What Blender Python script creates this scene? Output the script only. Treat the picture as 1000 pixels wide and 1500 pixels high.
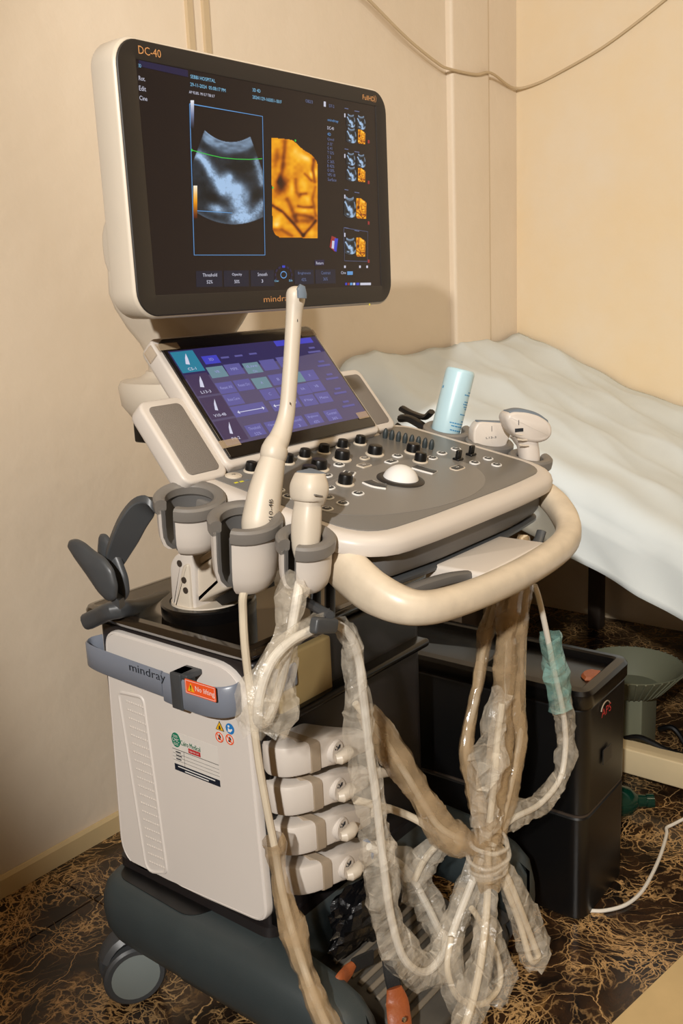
import bpy, bmesh, math, random
import numpy as np
from mathutils import Vector, Matrix

for o in list(bpy.data.objects):
    bpy.data.objects.remove(o)
scene = bpy.context.scene
C = scene.collection

# ------------------------------------------------------------------ camera
FPX = 1412.05                         # focal length in pixels of the 1000 x 1500 frame
CAM = Vector((0.0, 0.0, 1.15))
RIGHT = Vector((0.61830924, -0.78475762, -0.04300194))
DOWN = Vector((-0.20323556, -0.10679622, -0.97328818))
FWD = Vector((0.75920287, 0.6105326, -0.22552374))
cam_data = bpy.data.cameras.new('camera')
cam = bpy.data.objects.new('camera', cam_data)
C.objects.link(cam)
cam_data.sensor_fit = 'VERTICAL'
cam_data.sensor_height = 36.0
cam_data.lens = FPX / 1500.0 * 36.0
cam_data.clip_start = 0.02
cm = Matrix((RIGHT, -DOWN, -FWD)).transposed().to_4x4()
cm.translation = CAM
cam.matrix_world = cm
scene.camera = cam

# ------------------------------------------------------------------ world, light, exposure
world = bpy.data.worlds.new('world')
scene.world = world
world.use_nodes = True
world.node_tree.nodes['Background'].inputs[0].default_value = (1.0, 0.86, 0.68, 1)
world.node_tree.nodes['Background'].inputs[1].default_value = 0.05

def add_light(name, kind, loc, energy, color, size=0.05, aim=None, size_y=None):
    d = bpy.data.lights.new(name, kind)
    d.energy = energy
    d.color = color
    if kind == 'AREA':
        d.shape = 'RECTANGLE'
        d.size = size
        d.size_y = size_y or size
    else:
        d.shadow_soft_size = size
    o = bpy.data.objects.new(name, d)
    C.objects.link(o)
    o.location = loc
    if aim is not None:
        o.rotation_euler = (Vector(aim) - Vector(loc)).to_track_quat('-Z', 'Y').to_euler()
    return o

key = (1.0, 0.965, 0.915)
def add_spot(name, loc, aim, energy, half, blend, size):
    o = add_light(name, 'SPOT', loc, energy, key, size, aim)
    o.data.spot_size = math.radians(2 * half)
    o.data.spot_blend = blend
    return o
add_spot('side_lamp', (-1.40, -0.50, 2.12), (2.03, 0.53, 0.95), 385.0, 28.0, 0.25, 0.04)  # unseen lamp placed from the monitor's shadow; cone narrowed to darken lower-left wall
add_spot('wall_spot', (-0.49, -1.0, 2.36), (2.75, 1.40, 1.85), 150.0, 25, 0.5, 0.05)  # unseen spot for the upper wall; cone cut to keep the lower left dark
add_light('ceiling_fill', 'AREA', (0.9, -0.3, 2.6), 15.0, (1.0, 0.80, 0.54), 1.2, (0.9, -0.3, 0.0), 0.6)  # unseen warm fill added under the ceiling to lift the shadows

scene.view_settings.view_transform = 'Standard'
scene.view_settings.look = 'None'
scene.view_settings.exposure = 0.0
scene.view_settings.gamma = 1.0
scene.view_settings.use_curve_mapping = False
try:
    scene.cycles.transparent_max_bounces = 32
except Exception:
    pass

# ------------------------------------------------------------------ pixels to positions
def ray(u, v):
    return RIGHT * ((u - 500.0) / FPX) + DOWN * ((v - 750.0) / FPX) + FWD
def px(u, v, x=None, y=None, z=None):
    """the point a pixel shows on the plane x = , y = or z = const"""
    r = ray(u, v)
    if x is not None: t = (x - CAM.x) / r.x
    elif y is not None: t = (y - CAM.y) / r.y
    else: t = (z - CAM.z) / r.z
    return CAM + r * t

class Frame:
    def __init__(s, o, ex, ey):
        s.o = Vector(o); s.ex = Vector(ex).normalized(); s.ey = Vector(ey).normalized()
        s.n = s.ex.cross(s.ey)
        s.M = Matrix((s.ex, s.ey, s.n)).transposed().to_4x4()
        s.M.translation = s.o
    def hit(s, u, v, off=0.0):
        r = ray(u, v)
        o = s.o + s.n * off
        p = CAM + r * ((o - CAM).dot(s.n) / r.dot(s.n)) - s.o
        return (p.dot(s.ex), p.dot(s.ey))
    def pt(s, a, b, c=0.0):
        return s.o + s.ex * a + s.ey * b + s.n * c
    def at(s, a, b, c=0.0):
        return s.M @ Matrix.Translation((a, b, c))

# ------------------------------------------------------------------ materials
MATS = {}
def lin(c):
    return tuple((x / 255 / 12.92) if x / 255 <= 0.04045 else ((x / 255 + 0.055) / 1.055) ** 2.4 for x in c)
def mat(name, rgb, rough=0.5, metal=0.0, bump=0.0, bscale=200.0, var=0.0, vscale=8.0, coat=0.0,
        alpha=1.0, trans=0.0, spec=0.5, sss=0.0, emit=None, estr=1.0, linear=False):
    m = bpy.data.materials.new(name)
    m.use_nodes = True
    nt = m.node_tree
    b = nt.nodes['Principled BSDF']
    col = rgb if linear else lin(rgb)
    b.inputs['Base Color'].default_value = (*col, 1)
    b.inputs['Roughness'].default_value = rough
    b.inputs['Metallic'].default_value = metal
    b.inputs['Specular IOR Level'].default_value = spec
    b.inputs['Coat Weight'].default_value = coat
    b.inputs['Coat Roughness'].default_value = 0.08
    b.inputs['Alpha'].default_value = alpha
    b.inputs['Transmission Weight'].default_value = trans
    if sss:
        b.inputs['Subsurface Weight'].default_value = sss
        b.inputs['Subsurface Radius'].default_value = (0.02, 0.015, 0.01)
        b.inputs['Subsurface Scale'].default_value = 0.5
    if emit is not None:
        b.inputs['Emission Color'].default_value = (*lin(emit), 1)
        b.inputs['Emission Strength'].default_value = estr
    tc = nt.nodes.new('ShaderNodeTexCoord')
    if var:
        n = nt.nodes.new('ShaderNodeTexNoise')
        n.inputs['Scale'].default_value = vscale
        n.inputs['Detail'].default_value = 6
        r = nt.nodes.new('ShaderNodeMapRange')
        r.inputs['From Min'].default_value = 0.3
        r.inputs['From Max'].default_value = 0.7
        r.inputs['To Min'].default_value = 1 - var
        r.inputs['To Max'].default_value = 1 + var * 0.4
        x = nt.nodes.new('ShaderNodeVectorMath')
        x.operation = 'SCALE'
        x.inputs[0].default_value = col
        nt.links.new(tc.outputs['Object'], n.inputs['Vector'])
        nt.links.new(n.outputs['Fac'], r.inputs['Value'])
        nt.links.new(r.outputs['Result'], x.inputs['Scale'])
        nt.links.new(x.outputs['Vector'], b.inputs['Base Color'])
    if bump:
        n2 = nt.nodes.new('ShaderNodeTexNoise')
        n2.inputs['Scale'].default_value = bscale
        n2.inputs['Detail'].default_value = 3
        bp = nt.nodes.new('ShaderNodeBump')
        bp.inputs['Strength'].default_value = bump
        bp.inputs['Distance'].default_value = 0.002
        nt.links.new(tc.outputs['Object'], n2.inputs['Vector'])
        nt.links.new(n2.outputs['Fac'], bp.inputs['Height'])
        nt.links.new(bp.outputs['Normal'], b.inputs['Normal'])
    MATS[name] = m
    return m

mat('white_plastic', (212, 203, 193), 0.38, bump=0.04, bscale=600, var=0.03, vscale=5)
mat('cream_plastic', (212, 200, 182), 0.42, bump=0.04, bscale=600, var=0.05, vscale=9)
mat('panel_white', (220, 212, 204), 0.45, bump=0.05, bscale=900, var=0.03, vscale=4)
mat('handle_cream', (216, 201, 178), 0.36, var=0.16, vscale=26, bump=0.03, bscale=300)
mat('grey_plastic', (120, 115, 109), 0.42, bump=0.05, bscale=900)
mat('liner_grey', (98, 96, 94), 0.5)
mat('dark_grey', (66, 68, 70), 0.4, bump=0.05, bscale=900)
mat('console_grey', (116, 113, 109), 0.38, bump=0.05, bscale=1400)
mat('console_inlay', (127, 124, 120), 0.36, bump=0.05, bscale=1400)
mat('bezel', (44, 40, 37), 0.45, bump=0.06, bscale=1500)
mat('black_plastic', (11, 11, 12), 0.35)
mat('black_gloss', (9, 8, 8), 0.25)
mat('cabinet_dark', (34, 30, 30), 0.4)
mat('base_slate', (52, 60, 62), 0.45, bump=0.12, bscale=700, var=0.06, vscale=20)
mat('wheel_grey', (126, 134, 132), 0.5)
mat('smoked_cover', (40, 32, 24), 0.12, coat=0.6)
mat('band_blue', (122, 128, 140), 0.3, sss=0.0)
mat('glass_dark', (20, 17, 18), 0.08, coat=0.5)
mat('speaker_grille', (128, 120, 112), 0.7, bump=0.6, bscale=900)
mat('cable_cream', (214, 200, 176), 0.45, var=0.08, vscale=30)
mat('cable_white', (226, 220, 208), 0.4)
mat('probe_grey', (112, 124, 136), 0.5)
mat('ink_dark', (30, 36, 44), 0.6)
mat('ink_white', (232, 230, 226), 0.6)
mat('rest_brown', (70, 66, 60), 0.6, var=0.15, vscale=30)
mat('rib_grey', (112, 102, 88), 0.55)
mat('metal', (170, 165, 158), 0.3, metal=1.0)
mat('tan_band', (158, 142, 122), 0.5)
mat('label_orange', (240, 92, 40), 0.5)
mat('label_yellow', (235, 180, 20), 0.5)
mat('label_blue', (30, 120, 190), 0.5)
mat('label_green', (20, 120, 90), 0.5)
mat('label_red', (190, 50, 50), 0.5)
mat('label_navy', (22, 30, 44), 0.5)
mat('label_paper', (222, 216, 208), 0.45)
mat('label_line', (110, 106, 102), 0.5)
mat('logo_tan', (206, 150, 96), 0.4)
mat('led_yellow', (200, 190, 40), 0.5, emit=(190, 180, 30), estr=0.4)
mat('khaki', (150, 128, 84), 0.6, var=0.1, vscale=20)
mat('blue_ring', (40, 100, 150), 0.5)
mat('leather', (146, 76, 38), 0.45, bump=0.3, bscale=250, var=0.1, vscale=30)
mat('webbing', (24, 24, 24), 0.8, bump=0.5, bscale=700)
mat('gel_bottle', (180, 210, 220), 0.3)
mat('gel_ink', (60, 140, 190), 0.5)
mat('green_bottle', (10, 56, 44), 0.15, trans=0.3)
mat('basket', (112, 114, 94), 0.5)
mat('bed_white', (214, 196, 158), 0.55, var=0.08, vscale=10)
mat('bed_frame', (60, 50, 42), 0.6)
mat('mattress', (70, 60, 52), 0.7)
mat('wire_cream', (196, 174, 140), 0.6)
mat('skirting', (214, 188, 140), 0.6, var=0.1, vscale=6)
mat('board_beige', (206, 178, 128), 0.6, var=0.1, vscale=12, bump=0.1, bscale=120)
mat('board_edge', (92, 66, 40), 0.7)
mat('bag_black', (14, 14, 16), 0.22, bump=1.0, bscale=60)
mat('tape', (205, 182, 150), 0.25, alpha=0.4)

def film_mat(name, rgb, alpha, rough=0.14, scale=38, dist=1.5, bump=0.7):
    m = mat(name, rgb, rough, spec=0.9, coat=0.7)
    nt = m.node_tree
    b = nt.nodes['Principled BSDF']
    tc = nt.nodes.new('ShaderNodeTexCoord')
    n = nt.nodes.new('ShaderNodeTexNoise')
    n.inputs['Scale'].default_value = scale
    n.inputs['Detail'].default_value = 4
    n.inputs['Distortion'].default_value = dist
    r = nt.nodes.new('ShaderNodeMapRange')
    r.inputs['From Min'].default_value = 0.35
    r.inputs['From Max'].default_value = 0.75
    r.inputs['To Min'].default_value = alpha * 0.65
    r.inputs['To Max'].default_value = min(1, alpha * 1.7)
    bp = nt.nodes.new('ShaderNodeBump')
    bp.inputs['Strength'].default_value = bump
    bp.inputs['Distance'].default_value = 0.006
    nt.links.new(tc.outputs['Object'], n.inputs['Vector'])
    nt.links.new(n.outputs['Fac'], r.inputs['Value'])
    nt.links.new(r.outputs['Result'], b.inputs['Alpha'])
    nt.links.new(n.outputs['Fac'], bp.inputs['Height'])
    nt.links.new(bp.outputs['Normal'], b.inputs['Normal'])
    return m
film_mat('film', (234, 224, 206), 0.24, 0.24, 34, 1.0, 0.7)
film_mat('film_dense', (186, 160, 124), 0.48, 0.14, 18, 0.6, 0.5)
film_mat('film_green', (150, 196, 188), 0.42, 0.1, 22, 0.8, 0.35)

def emit_mat(name, rgb, strength=1.0):
    return mat(name, (8, 8, 8), 0.3, emit=rgb, estr=strength)
emit_mat('screen_bg', (33, 25, 24))
emit_mat('screen_tab', (40, 36, 66))
emit_mat('screen_text_blue', (130, 190, 222))
emit_mat('screen_text_white', (200, 200, 215))
emit_mat('screen_line', (96, 150, 205))
emit_mat('screen_green', (60, 190, 70))
emit_mat('screen_dim', (100, 112, 150))
emit_mat('screen_button', (34, 34, 48))
emit_mat('screen_red', (150, 50, 50))
emit_mat('screen_violet', (60, 70, 190))
emit_mat('touch_bg', (84, 75, 106))
emit_mat('touch_top', (46, 39, 84))
emit_mat('touch_tile', (66, 52, 84))
emit_mat('touch_button', (92, 88, 150))
emit_mat('touch_bright', (66, 66, 186))
emit_mat('touch_green', (106, 136, 148))
emit_mat('touch_teal', (44, 124, 150))
emit_mat('touch_text', (150, 150, 205))
emit_mat('touch_icon', (206, 206, 226))
def vcol_mat():
    m = bpy.data.materials.new('screen_picture')
    m.use_nodes = True
    nt = m.node_tree
    b = nt.nodes['Principled BSDF']
    b.inputs['Base Color'].default_value = (0.005, 0.005, 0.005, 1)
    b.inputs['Roughness'].default_value = 0.3
    a = nt.nodes.new('ShaderNodeAttribute')
    a.attribute_name = 'Col'
    nt.links.new(a.outputs['Color'], b.inputs['Emission Color'])
    b.inputs['Emission Strength'].default_value = 1.0
    MATS['screen_picture'] = m
vcol_mat()

def wall_mat(name, rgb, rgb2):
    m = mat(name, rgb, 0.6, bump=0.0)
    nt = m.node_tree
    b = nt.nodes['Principled BSDF']
    tc = nt.nodes.new('ShaderNodeTexCoord')
    n = nt.nodes.new('ShaderNodeTexNoise')
    n.inputs['Scale'].default_value = 2.2
    n.inputs['Detail'].default_value = 7
    n.inputs['Roughness'].default_value = 0.62
    cr = nt.nodes.new('ShaderNodeValToRGB')
    cr.color_ramp.elements[0].position = 0.32
    cr.color_ramp.elements[0].color = (*lin(rgb2), 1)
    cr.color_ramp.elements[1].position = 0.62
    cr.color_ramp.elements[1].color = (*lin(rgb), 1)
    n2 = nt.nodes.new('ShaderNodeTexNoise')
    n2.inputs['Scale'].default_value = 14
    n2.inputs['Detail'].default_value = 4
    bp = nt.nodes.new('ShaderNodeBump')
    bp.inputs['Strength'].default_value = 0.25
    bp.inputs['Distance'].default_value = 0.01
    nt.links.new(tc.outputs['Object'], n.inputs['Vector'])
    nt.links.new(tc.outputs['Object'], n2.inputs['Vector'])
    nt.links.new(n.outputs['Fac'], cr.inputs['Fac'])
    nt.links.new(cr.outputs['Color'], b.inputs['Base Color'])
    nt.links.new(n2.outputs['Fac'], bp.inputs['Height'])
    nt.links.new(bp.outputs['Normal'], b.inputs['Normal'])
    return m
wall_mat('wall_paint', (226, 210, 188), (222, 205, 181))
wall_mat('wall_paint_right', (228, 206, 170), (227, 211, 186))
mat('ceiling_paint', (226, 212, 188), 0.8)

def marble_mat():
    m = bpy.data.materials.new('dark_marble')
    m.use_nodes = True
    nt = m.node_tree
    N = nt.nodes.new
    L = nt.links.new
    b = nt.nodes['Principled BSDF']
    b.inputs['Roughness'].default_value = 0.22
    geo = N('ShaderNodeNewGeometry')
    warp = N('ShaderNodeTexNoise'); warp.inputs['Scale'].default_value = 5.5; warp.inputs['Detail'].default_value = 6
    wm = N('ShaderNodeVectorMath'); wm.operation = 'MULTIPLY_ADD'
    wm.inputs[1].default_value = (0.24, 0.24, 0.24)
    L(geo.outputs['Position'], warp.inputs['Vector'])
    L(warp.outputs['Color'], wm.inputs[0])
    L(geo.outputs['Position'], wm.inputs[2])
    def veins(scale, width, soft):
        v = N('ShaderNodeTexVoronoi'); v.feature = 'DISTANCE_TO_EDGE'; v.inputs['Scale'].default_value = scale
        L(wm.outputs['Vector'], v.inputs['Vector'])
        r = N('ShaderNodeMapRange')
        r.inputs['From Min'].default_value = width
        r.inputs['From Max'].default_value = width + soft
        r.inputs['To Min'].default_value = 1.0
        r.inputs['To Max'].default_value = 0.0
        L(v.outputs['Distance'], r.inputs['Value'])
        return r.outputs['Result']
    v1 = veins(9.0, 0.002, 0.014)
    v2 = veins(30.0, 0.004, 0.05)
    v3 = veins(60.0, 0.01, 0.08)
    mask = N('ShaderNodeTexNoise'); mask.inputs['Scale'].default_value = 8; mask.inputs['Detail'].default_value = 4
    L(geo.outputs['Position'], mask.inputs['Vector'])
    mk = N('ShaderNodeMapRange'); mk.inputs['From Min'].default_value = 0.36; mk.inputs['From Max'].default_value = 0.56
    L(mask.outputs['Fac'], mk.inputs['Value'])
    m2 = N('ShaderNodeMath'); m2.operation = 'MULTIPLY'; L(v2, m2.inputs[0]); L(mk.outputs['Result'], m2.inputs[1])
    mk3 = N('ShaderNodeMapRange'); mk3.inputs['From Min'].default_value = 0.45; mk3.inputs['From Max'].default_value = 0.62
    L(mask.outputs['Fac'], mk3.inputs['Value'])
    m3 = N('ShaderNodeMath'); m3.operation = 'MULTIPLY'; L(v3, m3.inputs[0]); L(mk3.outputs['Result'], m3.inputs[1])
    mx = N('ShaderNodeMath'); mx.operation = 'MAXIMUM'; L(v1, mx.inputs[0]); L(m2.outputs[0], mx.inputs[1])
    mx2 = N('ShaderNodeMath'); mx2.operation = 'MAXIMUM'; L(mx.outputs[0], mx2.inputs[0]); L(m3.outputs[0], mx2.inputs[1])
    blot = N('ShaderNodeTexNoise'); blot.inputs['Scale'].default_value = 13; blot.inputs['Detail'].default_value = 8; blot.inputs['Roughness'].default_value = 0.65
    L(wm.outputs['Vector'], blot.inputs['Vector'])
    cr = N('ShaderNodeValToRGB')
    e = cr.color_ramp.elements
    e[0].position = 0.38; e[0].color = (*lin((24, 18, 14)), 1)
    e[1].position = 0.6; e[1].color = (*lin((62, 42, 26)), 1)
    e2 = cr.color_ramp.elements.new(0.7); e2.color = (*lin((140, 104, 58)), 1)
    L(blot.outputs['Fac'], cr.inputs['Fac'])
    vc = N('ShaderNodeMix'); vc.data_type = 'RGBA'
    vc.inputs['B'].default_value = (*lin((196, 156, 104)), 1)
    L(mx2.outputs[0], vc.inputs['Factor']); L(cr.outputs['Color'], vc.inputs['A'])
    L(vc.outputs['Result'], b.inputs['Base Color'])
    MATS['dark_marble'] = m
marble_mat()
mat('grout', (120, 92, 58), 0.8)

def sheet_mat():
    m = mat('bed_sheet', (218, 227, 230), 0.62, bump=0.15, bscale=900, var=0.06, vscale=5)
    return m
sheet_mat()

# ------------------------------------------------------------------ mesh helpers
ROOTLOC = {}
def obj(name, bm, m, parent=None, smooth=35, recalc=True):
    """one mesh object from a bmesh in world coordinates, origin at its base centre"""
    if recalc:
        bmesh.ops.recalc_face_normals(bm, faces=bm.faces[:])
    me = bpy.data.meshes.new(name)
    bm.to_mesh(me)
    bm.free()
    ms = m if isinstance(m, (list, tuple)) else [m]
    for k in ms:
        me.materials.append(MATS[k])
    n = len(me.vertices)
    co = np.empty(n * 3, np.float32)
    me.vertices.foreach_get('co', co)
    co = co.reshape(-1, 3)
    lo, hi = co.min(0), co.max(0)
    c = np.array([(lo[0] + hi[0]) / 2, (lo[1] + hi[1]) / 2, lo[2]], np.float32)
    co -= c
    me.vertices.foreach_set('co', co.ravel())
    if smooth:
        me.polygons.foreach_set('use_smooth', [True] * len(me.polygons))
        try:
            me.set_sharp_from_angle(angle=math.radians(smooth))
        except Exception:
            pass
    me.update()
    o = bpy.data.objects.new(name, me)
    C.objects.link(o)
    o.location = Vector(c.tolist())
    if parent is not None:
        adopt(o, parent)
    return o
WORLD = {}
def wloc(o):
    l = Vector(o.location)
    p = o.parent
    while p is not None:
        l = l + Vector(p.location)
        p = p.parent
    return l
def adopt(o, parent):
    """all objects here only carry translations, so parenting is a difference of locations"""
    l = wloc(o)
    o.parent = parent
    o.location = l - wloc(parent)
def tag(o, label=None, cat=None, group=None, kind=None):
    if label: o['label'] = label
    if cat: o['category'] = cat
    if group: o['group'] = group
    if kind: o['kind'] = kind
    return o
def thing(name, loc, label, cat, group=None):
    o = bpy.data.objects.new(name, None)
    o.empty_display_size = 0.05
    C.objects.link(o)
    o.location = loc
    return tag(o, label, cat, group)

def B():
    return bmesh.new()
def faces_from(bm, grid, closed_u=False, closed_v=False, mi=0):
    """grid of BMVerts [i][j] -> quads"""
    nu, nv = len(grid), len(grid[0])
    for i in range(nu if closed_u else nu - 1):
        for j in range(nv if closed_v else nv - 1):
            a, b_, c, d = grid[i][j], grid[(i + 1) % nu][j], grid[(i + 1) % nu][(j + 1) % nv], grid[i][(j + 1) % nv]
            vs = []
            for q in (a, b_, c, d):
                if q not in vs: vs.append(q)
            if len(vs) >= 3:
                try:
                    f = bm.faces.new(vs); f.material_index = mi
                except ValueError:
                    pass
def ngon(bm, vs, mi=0):
    try:
        f = bm.faces.new(vs); f.material_index = mi
        return f
    except ValueError:
        return None
def loft(bm, rings, cap=True, closed=True, mi=0):
    g = [[bm.verts.new(p) for p in r] for r in rings]
    faces_from(bm, g, False, closed, mi)
    if cap:
        ngon(bm, g[0][::-1], mi); ngon(bm, g[-1], mi)
    return g
def rrect(w, h, r, n=5, cx=0.0, cy=0.0):
    rs = r if isinstance(r, (list, tuple)) else [r] * 4      # radii: bottom left, bottom right, top right, top left
    pts = []
    for k, (sx, sy, a0) in enumerate(((-1, -1, 180), (1, -1, 270), (1, 1, 0), (-1, 1, 90))):
        q = max(rs[k], 1e-5)
        for i in range(n + 1):
            a = math.radians(a0 + 90 * i / n)
            pts.append((cx + sx * (w / 2 - q) + q * math.cos(a), cy + sy * (h / 2 - q) + q * math.sin(a)))
    return pts
def round_poly(pts, rad, n=5):
    out = []
    m = len(pts)
    for i in range(m):
        p = Vector(pts[i]).to_2d(); a = Vector(pts[i - 1]).to_2d(); b = Vector(pts[(i + 1) % m]).to_2d()
        r = rad[i] if isinstance(rad, (list, tuple)) else rad
        da, db = (a - p), (b - p)
        la, lb = da.length, db.length
        da.normalize(); db.normalize()
        t = min(r, la * 0.48, lb * 0.48)
        if t < 1e-5:
            out.append((p.x, p.y)); continue
        p0, p1 = p + da * t, p + db * t
        for k in range(n + 1):
            s = k / n
            q = p0 * (1 - s) ** 2 + p * 2 * s * (1 - s) + p1 * s * s
            out.append((q.x, q.y))
    return out
def offset_poly(pts, d):
    """move a counter-clockwise outline inwards by d"""
    if abs(d) < 1e-9: return list(pts)
    m = len(pts)
    out = []
    for i in range(m):
        p = Vector(pts[i]); a = Vector(pts[i - 1]); b = Vector(pts[(i + 1) % m])
        e1 = p - a; e2 = b - p
        if e1.length < 1e-9: e1 = e2
        if e2.length < 1e-9: e2 = e1
        e1.normalize(); e2.normalize()
        n1 = Vector((-e1.y, e1.x)); n2 = Vector((-e2.y, e2.x))
        q = n1 + n2
        if q.length < 1e-6: q = n1.copy()
        q.normalize()
        c = max(q.dot(n1), 0.5)
        out.append((p.x + q.x * d / c, p.y + q.y * d / c))
    return out
def area2(p):
    return sum(p[i - 1][0] * p[i][1] - p[i][0] * p[i - 1][1] for i in range(len(p)))
def slab(bm, outline, prof, M=None, mi=0, cap=True):
    """stack of one outline: prof = [(inset, height), ...]; M places it"""
    if area2(outline) < 0: outline = outline[::-1]
    M = M or Matrix()
    rings = []
    for d, z in prof:
        rings.append([M @ Vector((x, y, z)) for x, y in offset_poly(outline, d)])
    return loft(bm, rings, cap, True, mi)
def fil(z0, z1, r, rb=None, n=3):
    """profile of a plate from z0 to z1 with rounded top edge r and bottom edge rb"""
    rb = r if rb is None else rb
    p = []
    if rb > 0:
        for i in range(n + 1):
            a = math.pi / 2 * i / n
            p.append((rb * (1 - math.sin(a)), z0 + rb * (1 - math.cos(a))))
    else:
        p.append((0, z0))
    if r > 0:
        for i in range(n + 1):
            a = math.pi / 2 * i / n
            p.append((r * (1 - math.cos(a)), z1 - r * (1 - math.sin(a))))
    else:
        p.append((0, z1))
    return p
def rbox(bm, lo, hi, r=0.004, mi=0, M=None, n=3):
    w, h = hi[0] - lo[0], hi[1] - lo[1]
    r = min(r, w / 2.01, h / 2.01, (hi[2] - lo[2]) / 2.01)
    slab(bm, rrect(w, h, r, 4, (lo[0] + hi[0]) / 2, (lo[1] + hi[1]) / 2), fil(lo[2], hi[2], r * 0.9, None, n), M, mi)
def lathe(bm, prof, M=None, n=24, mi=0, a0=0.0, a1=None, closed_prof=False):
    """prof [(r, z)] about z; partial turn when a1 is given"""
    M = M or Matrix()
    full = a1 is None
    a1 = a0 + 2 * math.pi if full else a1
    cols = []
    cnt = n if full else n + 1
    for i in range(cnt):
        a = a0 + (a1 - a0) * i / n
        cols.append([bm.verts.new(M @ Vector((r * math.cos(a), r * math.sin(a), z))) for r, z in prof])
    faces_from(bm, cols, full, closed_prof, mi)
    if full and not closed_prof:
        if prof[0][0] > 1e-6: ngon(bm, [c[0] for c in cols][::-1], mi)
        if prof[-1][0] > 1e-6: ngon(bm, [c[-1] for c in cols], mi)
    if not full and closed_prof:
        ngon(bm, cols[0][::-1], mi); ngon(bm, cols[-1], mi)
    if full:
        bmesh.ops.remove_doubles(bm, verts=[v for c in cols for v in c], dist=1e-6)
def spline(pts, per=8, closed=False):
    """Catmull-Rom through the points (tuples of any length)"""
    P = [np.array(p, float) for p in pts]
    m = len(P)
    out = []
    for i in range(m if closed else m - 1):
        p0 = P[i - 1] if (closed or i > 0) else P[0] * 2 - P[1]
        p1 = P[i]; p2 = P[(i + 1) % m]
        p3 = P[(i + 2) % m] if (closed or i + 2 < m) else P[-1] * 2 - P[-2]
        for k in range(per):
            t = k / per
            out.append(0.5 * ((2 * p1) + (-p0 + p2) * t + (2 * p0 - 5 * p1 + 4 * p2 - p3) * t * t + (-p0 + 3 * p1 - 3 * p2 + p3) * t ** 3))
    if not closed: out.append(P[-1])
    return out
def frames(path, closed=False, up=None):
    P = [Vector(p[:3]) for p in path]
    m = len(P)
    T = []
    for i in range(m):
        a = P[i - 1] if (i > 0 or closed) else P[i]
        b = P[(i + 1) % m] if (i < m - 1 or closed) else P[i]
        t = (b - a)
        if t.length < 1e-9: t = Vector((0, 0, 1))
        T.append(t.normalized())
    res = []
    nrm = None
    for i in range(m):
        if up is not None:
            u = Vector(up)
            nrm = (u - T[i] * u.dot(T[i]))
            nrm.normalize()
        elif nrm is None:
            ref = Vector((0, 0, 1)) if abs(T[0].z) < 0.9 else Vector((1, 0, 0))
            nrm = (ref - T[0] * ref.dot(T[0])).normalized()
        else:
            nrm = (nrm - T[i] * nrm.dot(T[i])).normalized()
        res.append((P[i], T[i], nrm.copy(), T[i].cross(nrm)))
    return res
def tube(bm, path, r, n=10, mi=0, closed=False, cap=True, up=None, aspect=1.0, power=1.0):
    """r number or list along the path; aspect stretches along the binormal"""
    rings = []
    fr = frames(path, closed, up)
    for i, (p, t, a, b) in enumerate(fr):
        q = r[i] if isinstance(r, (list, tuple, np.ndarray)) else r
        asp = aspect[i] if isinstance(aspect, (list, tuple, np.ndarray)) else aspect
        ring = []
        for k in range(n):
            an = 2 * math.pi * k / n
            c, s = math.cos(an), math.sin(an)
            if power != 1.0:
                c = math.copysign(abs(c) ** power, c); s = math.copysign(abs(s) ** power, s)
            ring.append(p + a * (q * c) + b * (q * asp * s))
        rings.append(ring)
    g = [[bm.verts.new(v) for v in r_] for r_ in rings]
    faces_from(bm, g, closed, True, mi)
    if cap and not closed:
        ngon(bm, g[0][::-1], mi); ngon(bm, g[-1], mi)

def flat(name, F, poly, off, m, parent, thick=0.0004):
    bm = B()
    slab(bm, [tuple(p) for p in poly], [(0, off), (0, off + thick)], F.M)
    return obj(name, bm, m, parent, smooth=0)
def rect(F, c, w, h):
    return [(c[0] - w / 2, c[1] - h / 2), (c[0] + w / 2, c[1] - h / 2), (c[0] + w / 2, c[1] + h / 2), (c[0] - w / 2, c[1] + h / 2)]
TEXTCACHE = {}
def text_bm(bm, s, F, p, width, height, off=0.0006, shear=0.0, mi=0, slant=0.0):
    """lettering: lower left corner p in frame coordinates, stretched to width x height"""
    if s not in TEXTCACHE:
        cu = bpy.data.curves.new('lettering', 'FONT')
        cu.body = s
        cu.size = 1.0
        cu.resolution_u = 2
        ob = bpy.data.objects.new('lettering', cu)
        me = bpy.data.meshes.new_from_object(ob)
        bpy.data.objects.remove(ob)
        TEXTCACHE[s] = ([tuple(v.co) for v in me.vertices], [tuple(q.vertices) for q in me.polygons])
        bpy.data.meshes.remove(me)
    vs, fs = TEXTCACHE[s]
    if not vs: return
    xs = [v[0] for v in vs]; ys = [v[1] for v in vs]
    x0, x1 = min(xs), max(xs); y0, y1 = min(ys), max(ys)
    sx = width / max(x1 - x0, 1e-6); sy = height / max(y1 - y0, 1e-6)
    nv = []
    for v in vs:
        a = (v[0] - x0) * sx; b = (v[1] - y0) * sy
        nv.append(bm.verts.new(F.pt(p[0] + a + b * slant, p[1] + b + a * shear, off)))
    for q in fs:
        ngon(bm, [nv[i] for i in q], mi)
def text(name, s, F, p, width, height, m, parent, off=0.0006, shear=0.0, slant=0.0):
    bm = B()
    text_bm(bm, s, F, p, width, height, off, shear, 0, slant)
    return obj(name, bm, m, parent, smooth=0, recalc=False)
def text_px(name, s, F, uvL, uvR, hpx, m, parent, off=0.0006):
    """lettering between two pixels of its baseline (left and right), hpx pixels tall"""
    a = F.hit(*uvL, off); b = F.hit(*uvR, off); t = F.hit(uvL[0], uvL[1] - hpx, off)
    return text(name, s, F, a, b[0] - a[0], abs(t[1] - a[1]), m, parent, off, shear=(b[1] - a[1]) / max(b[0] - a[0], 1e-6) * 0.0)
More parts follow.
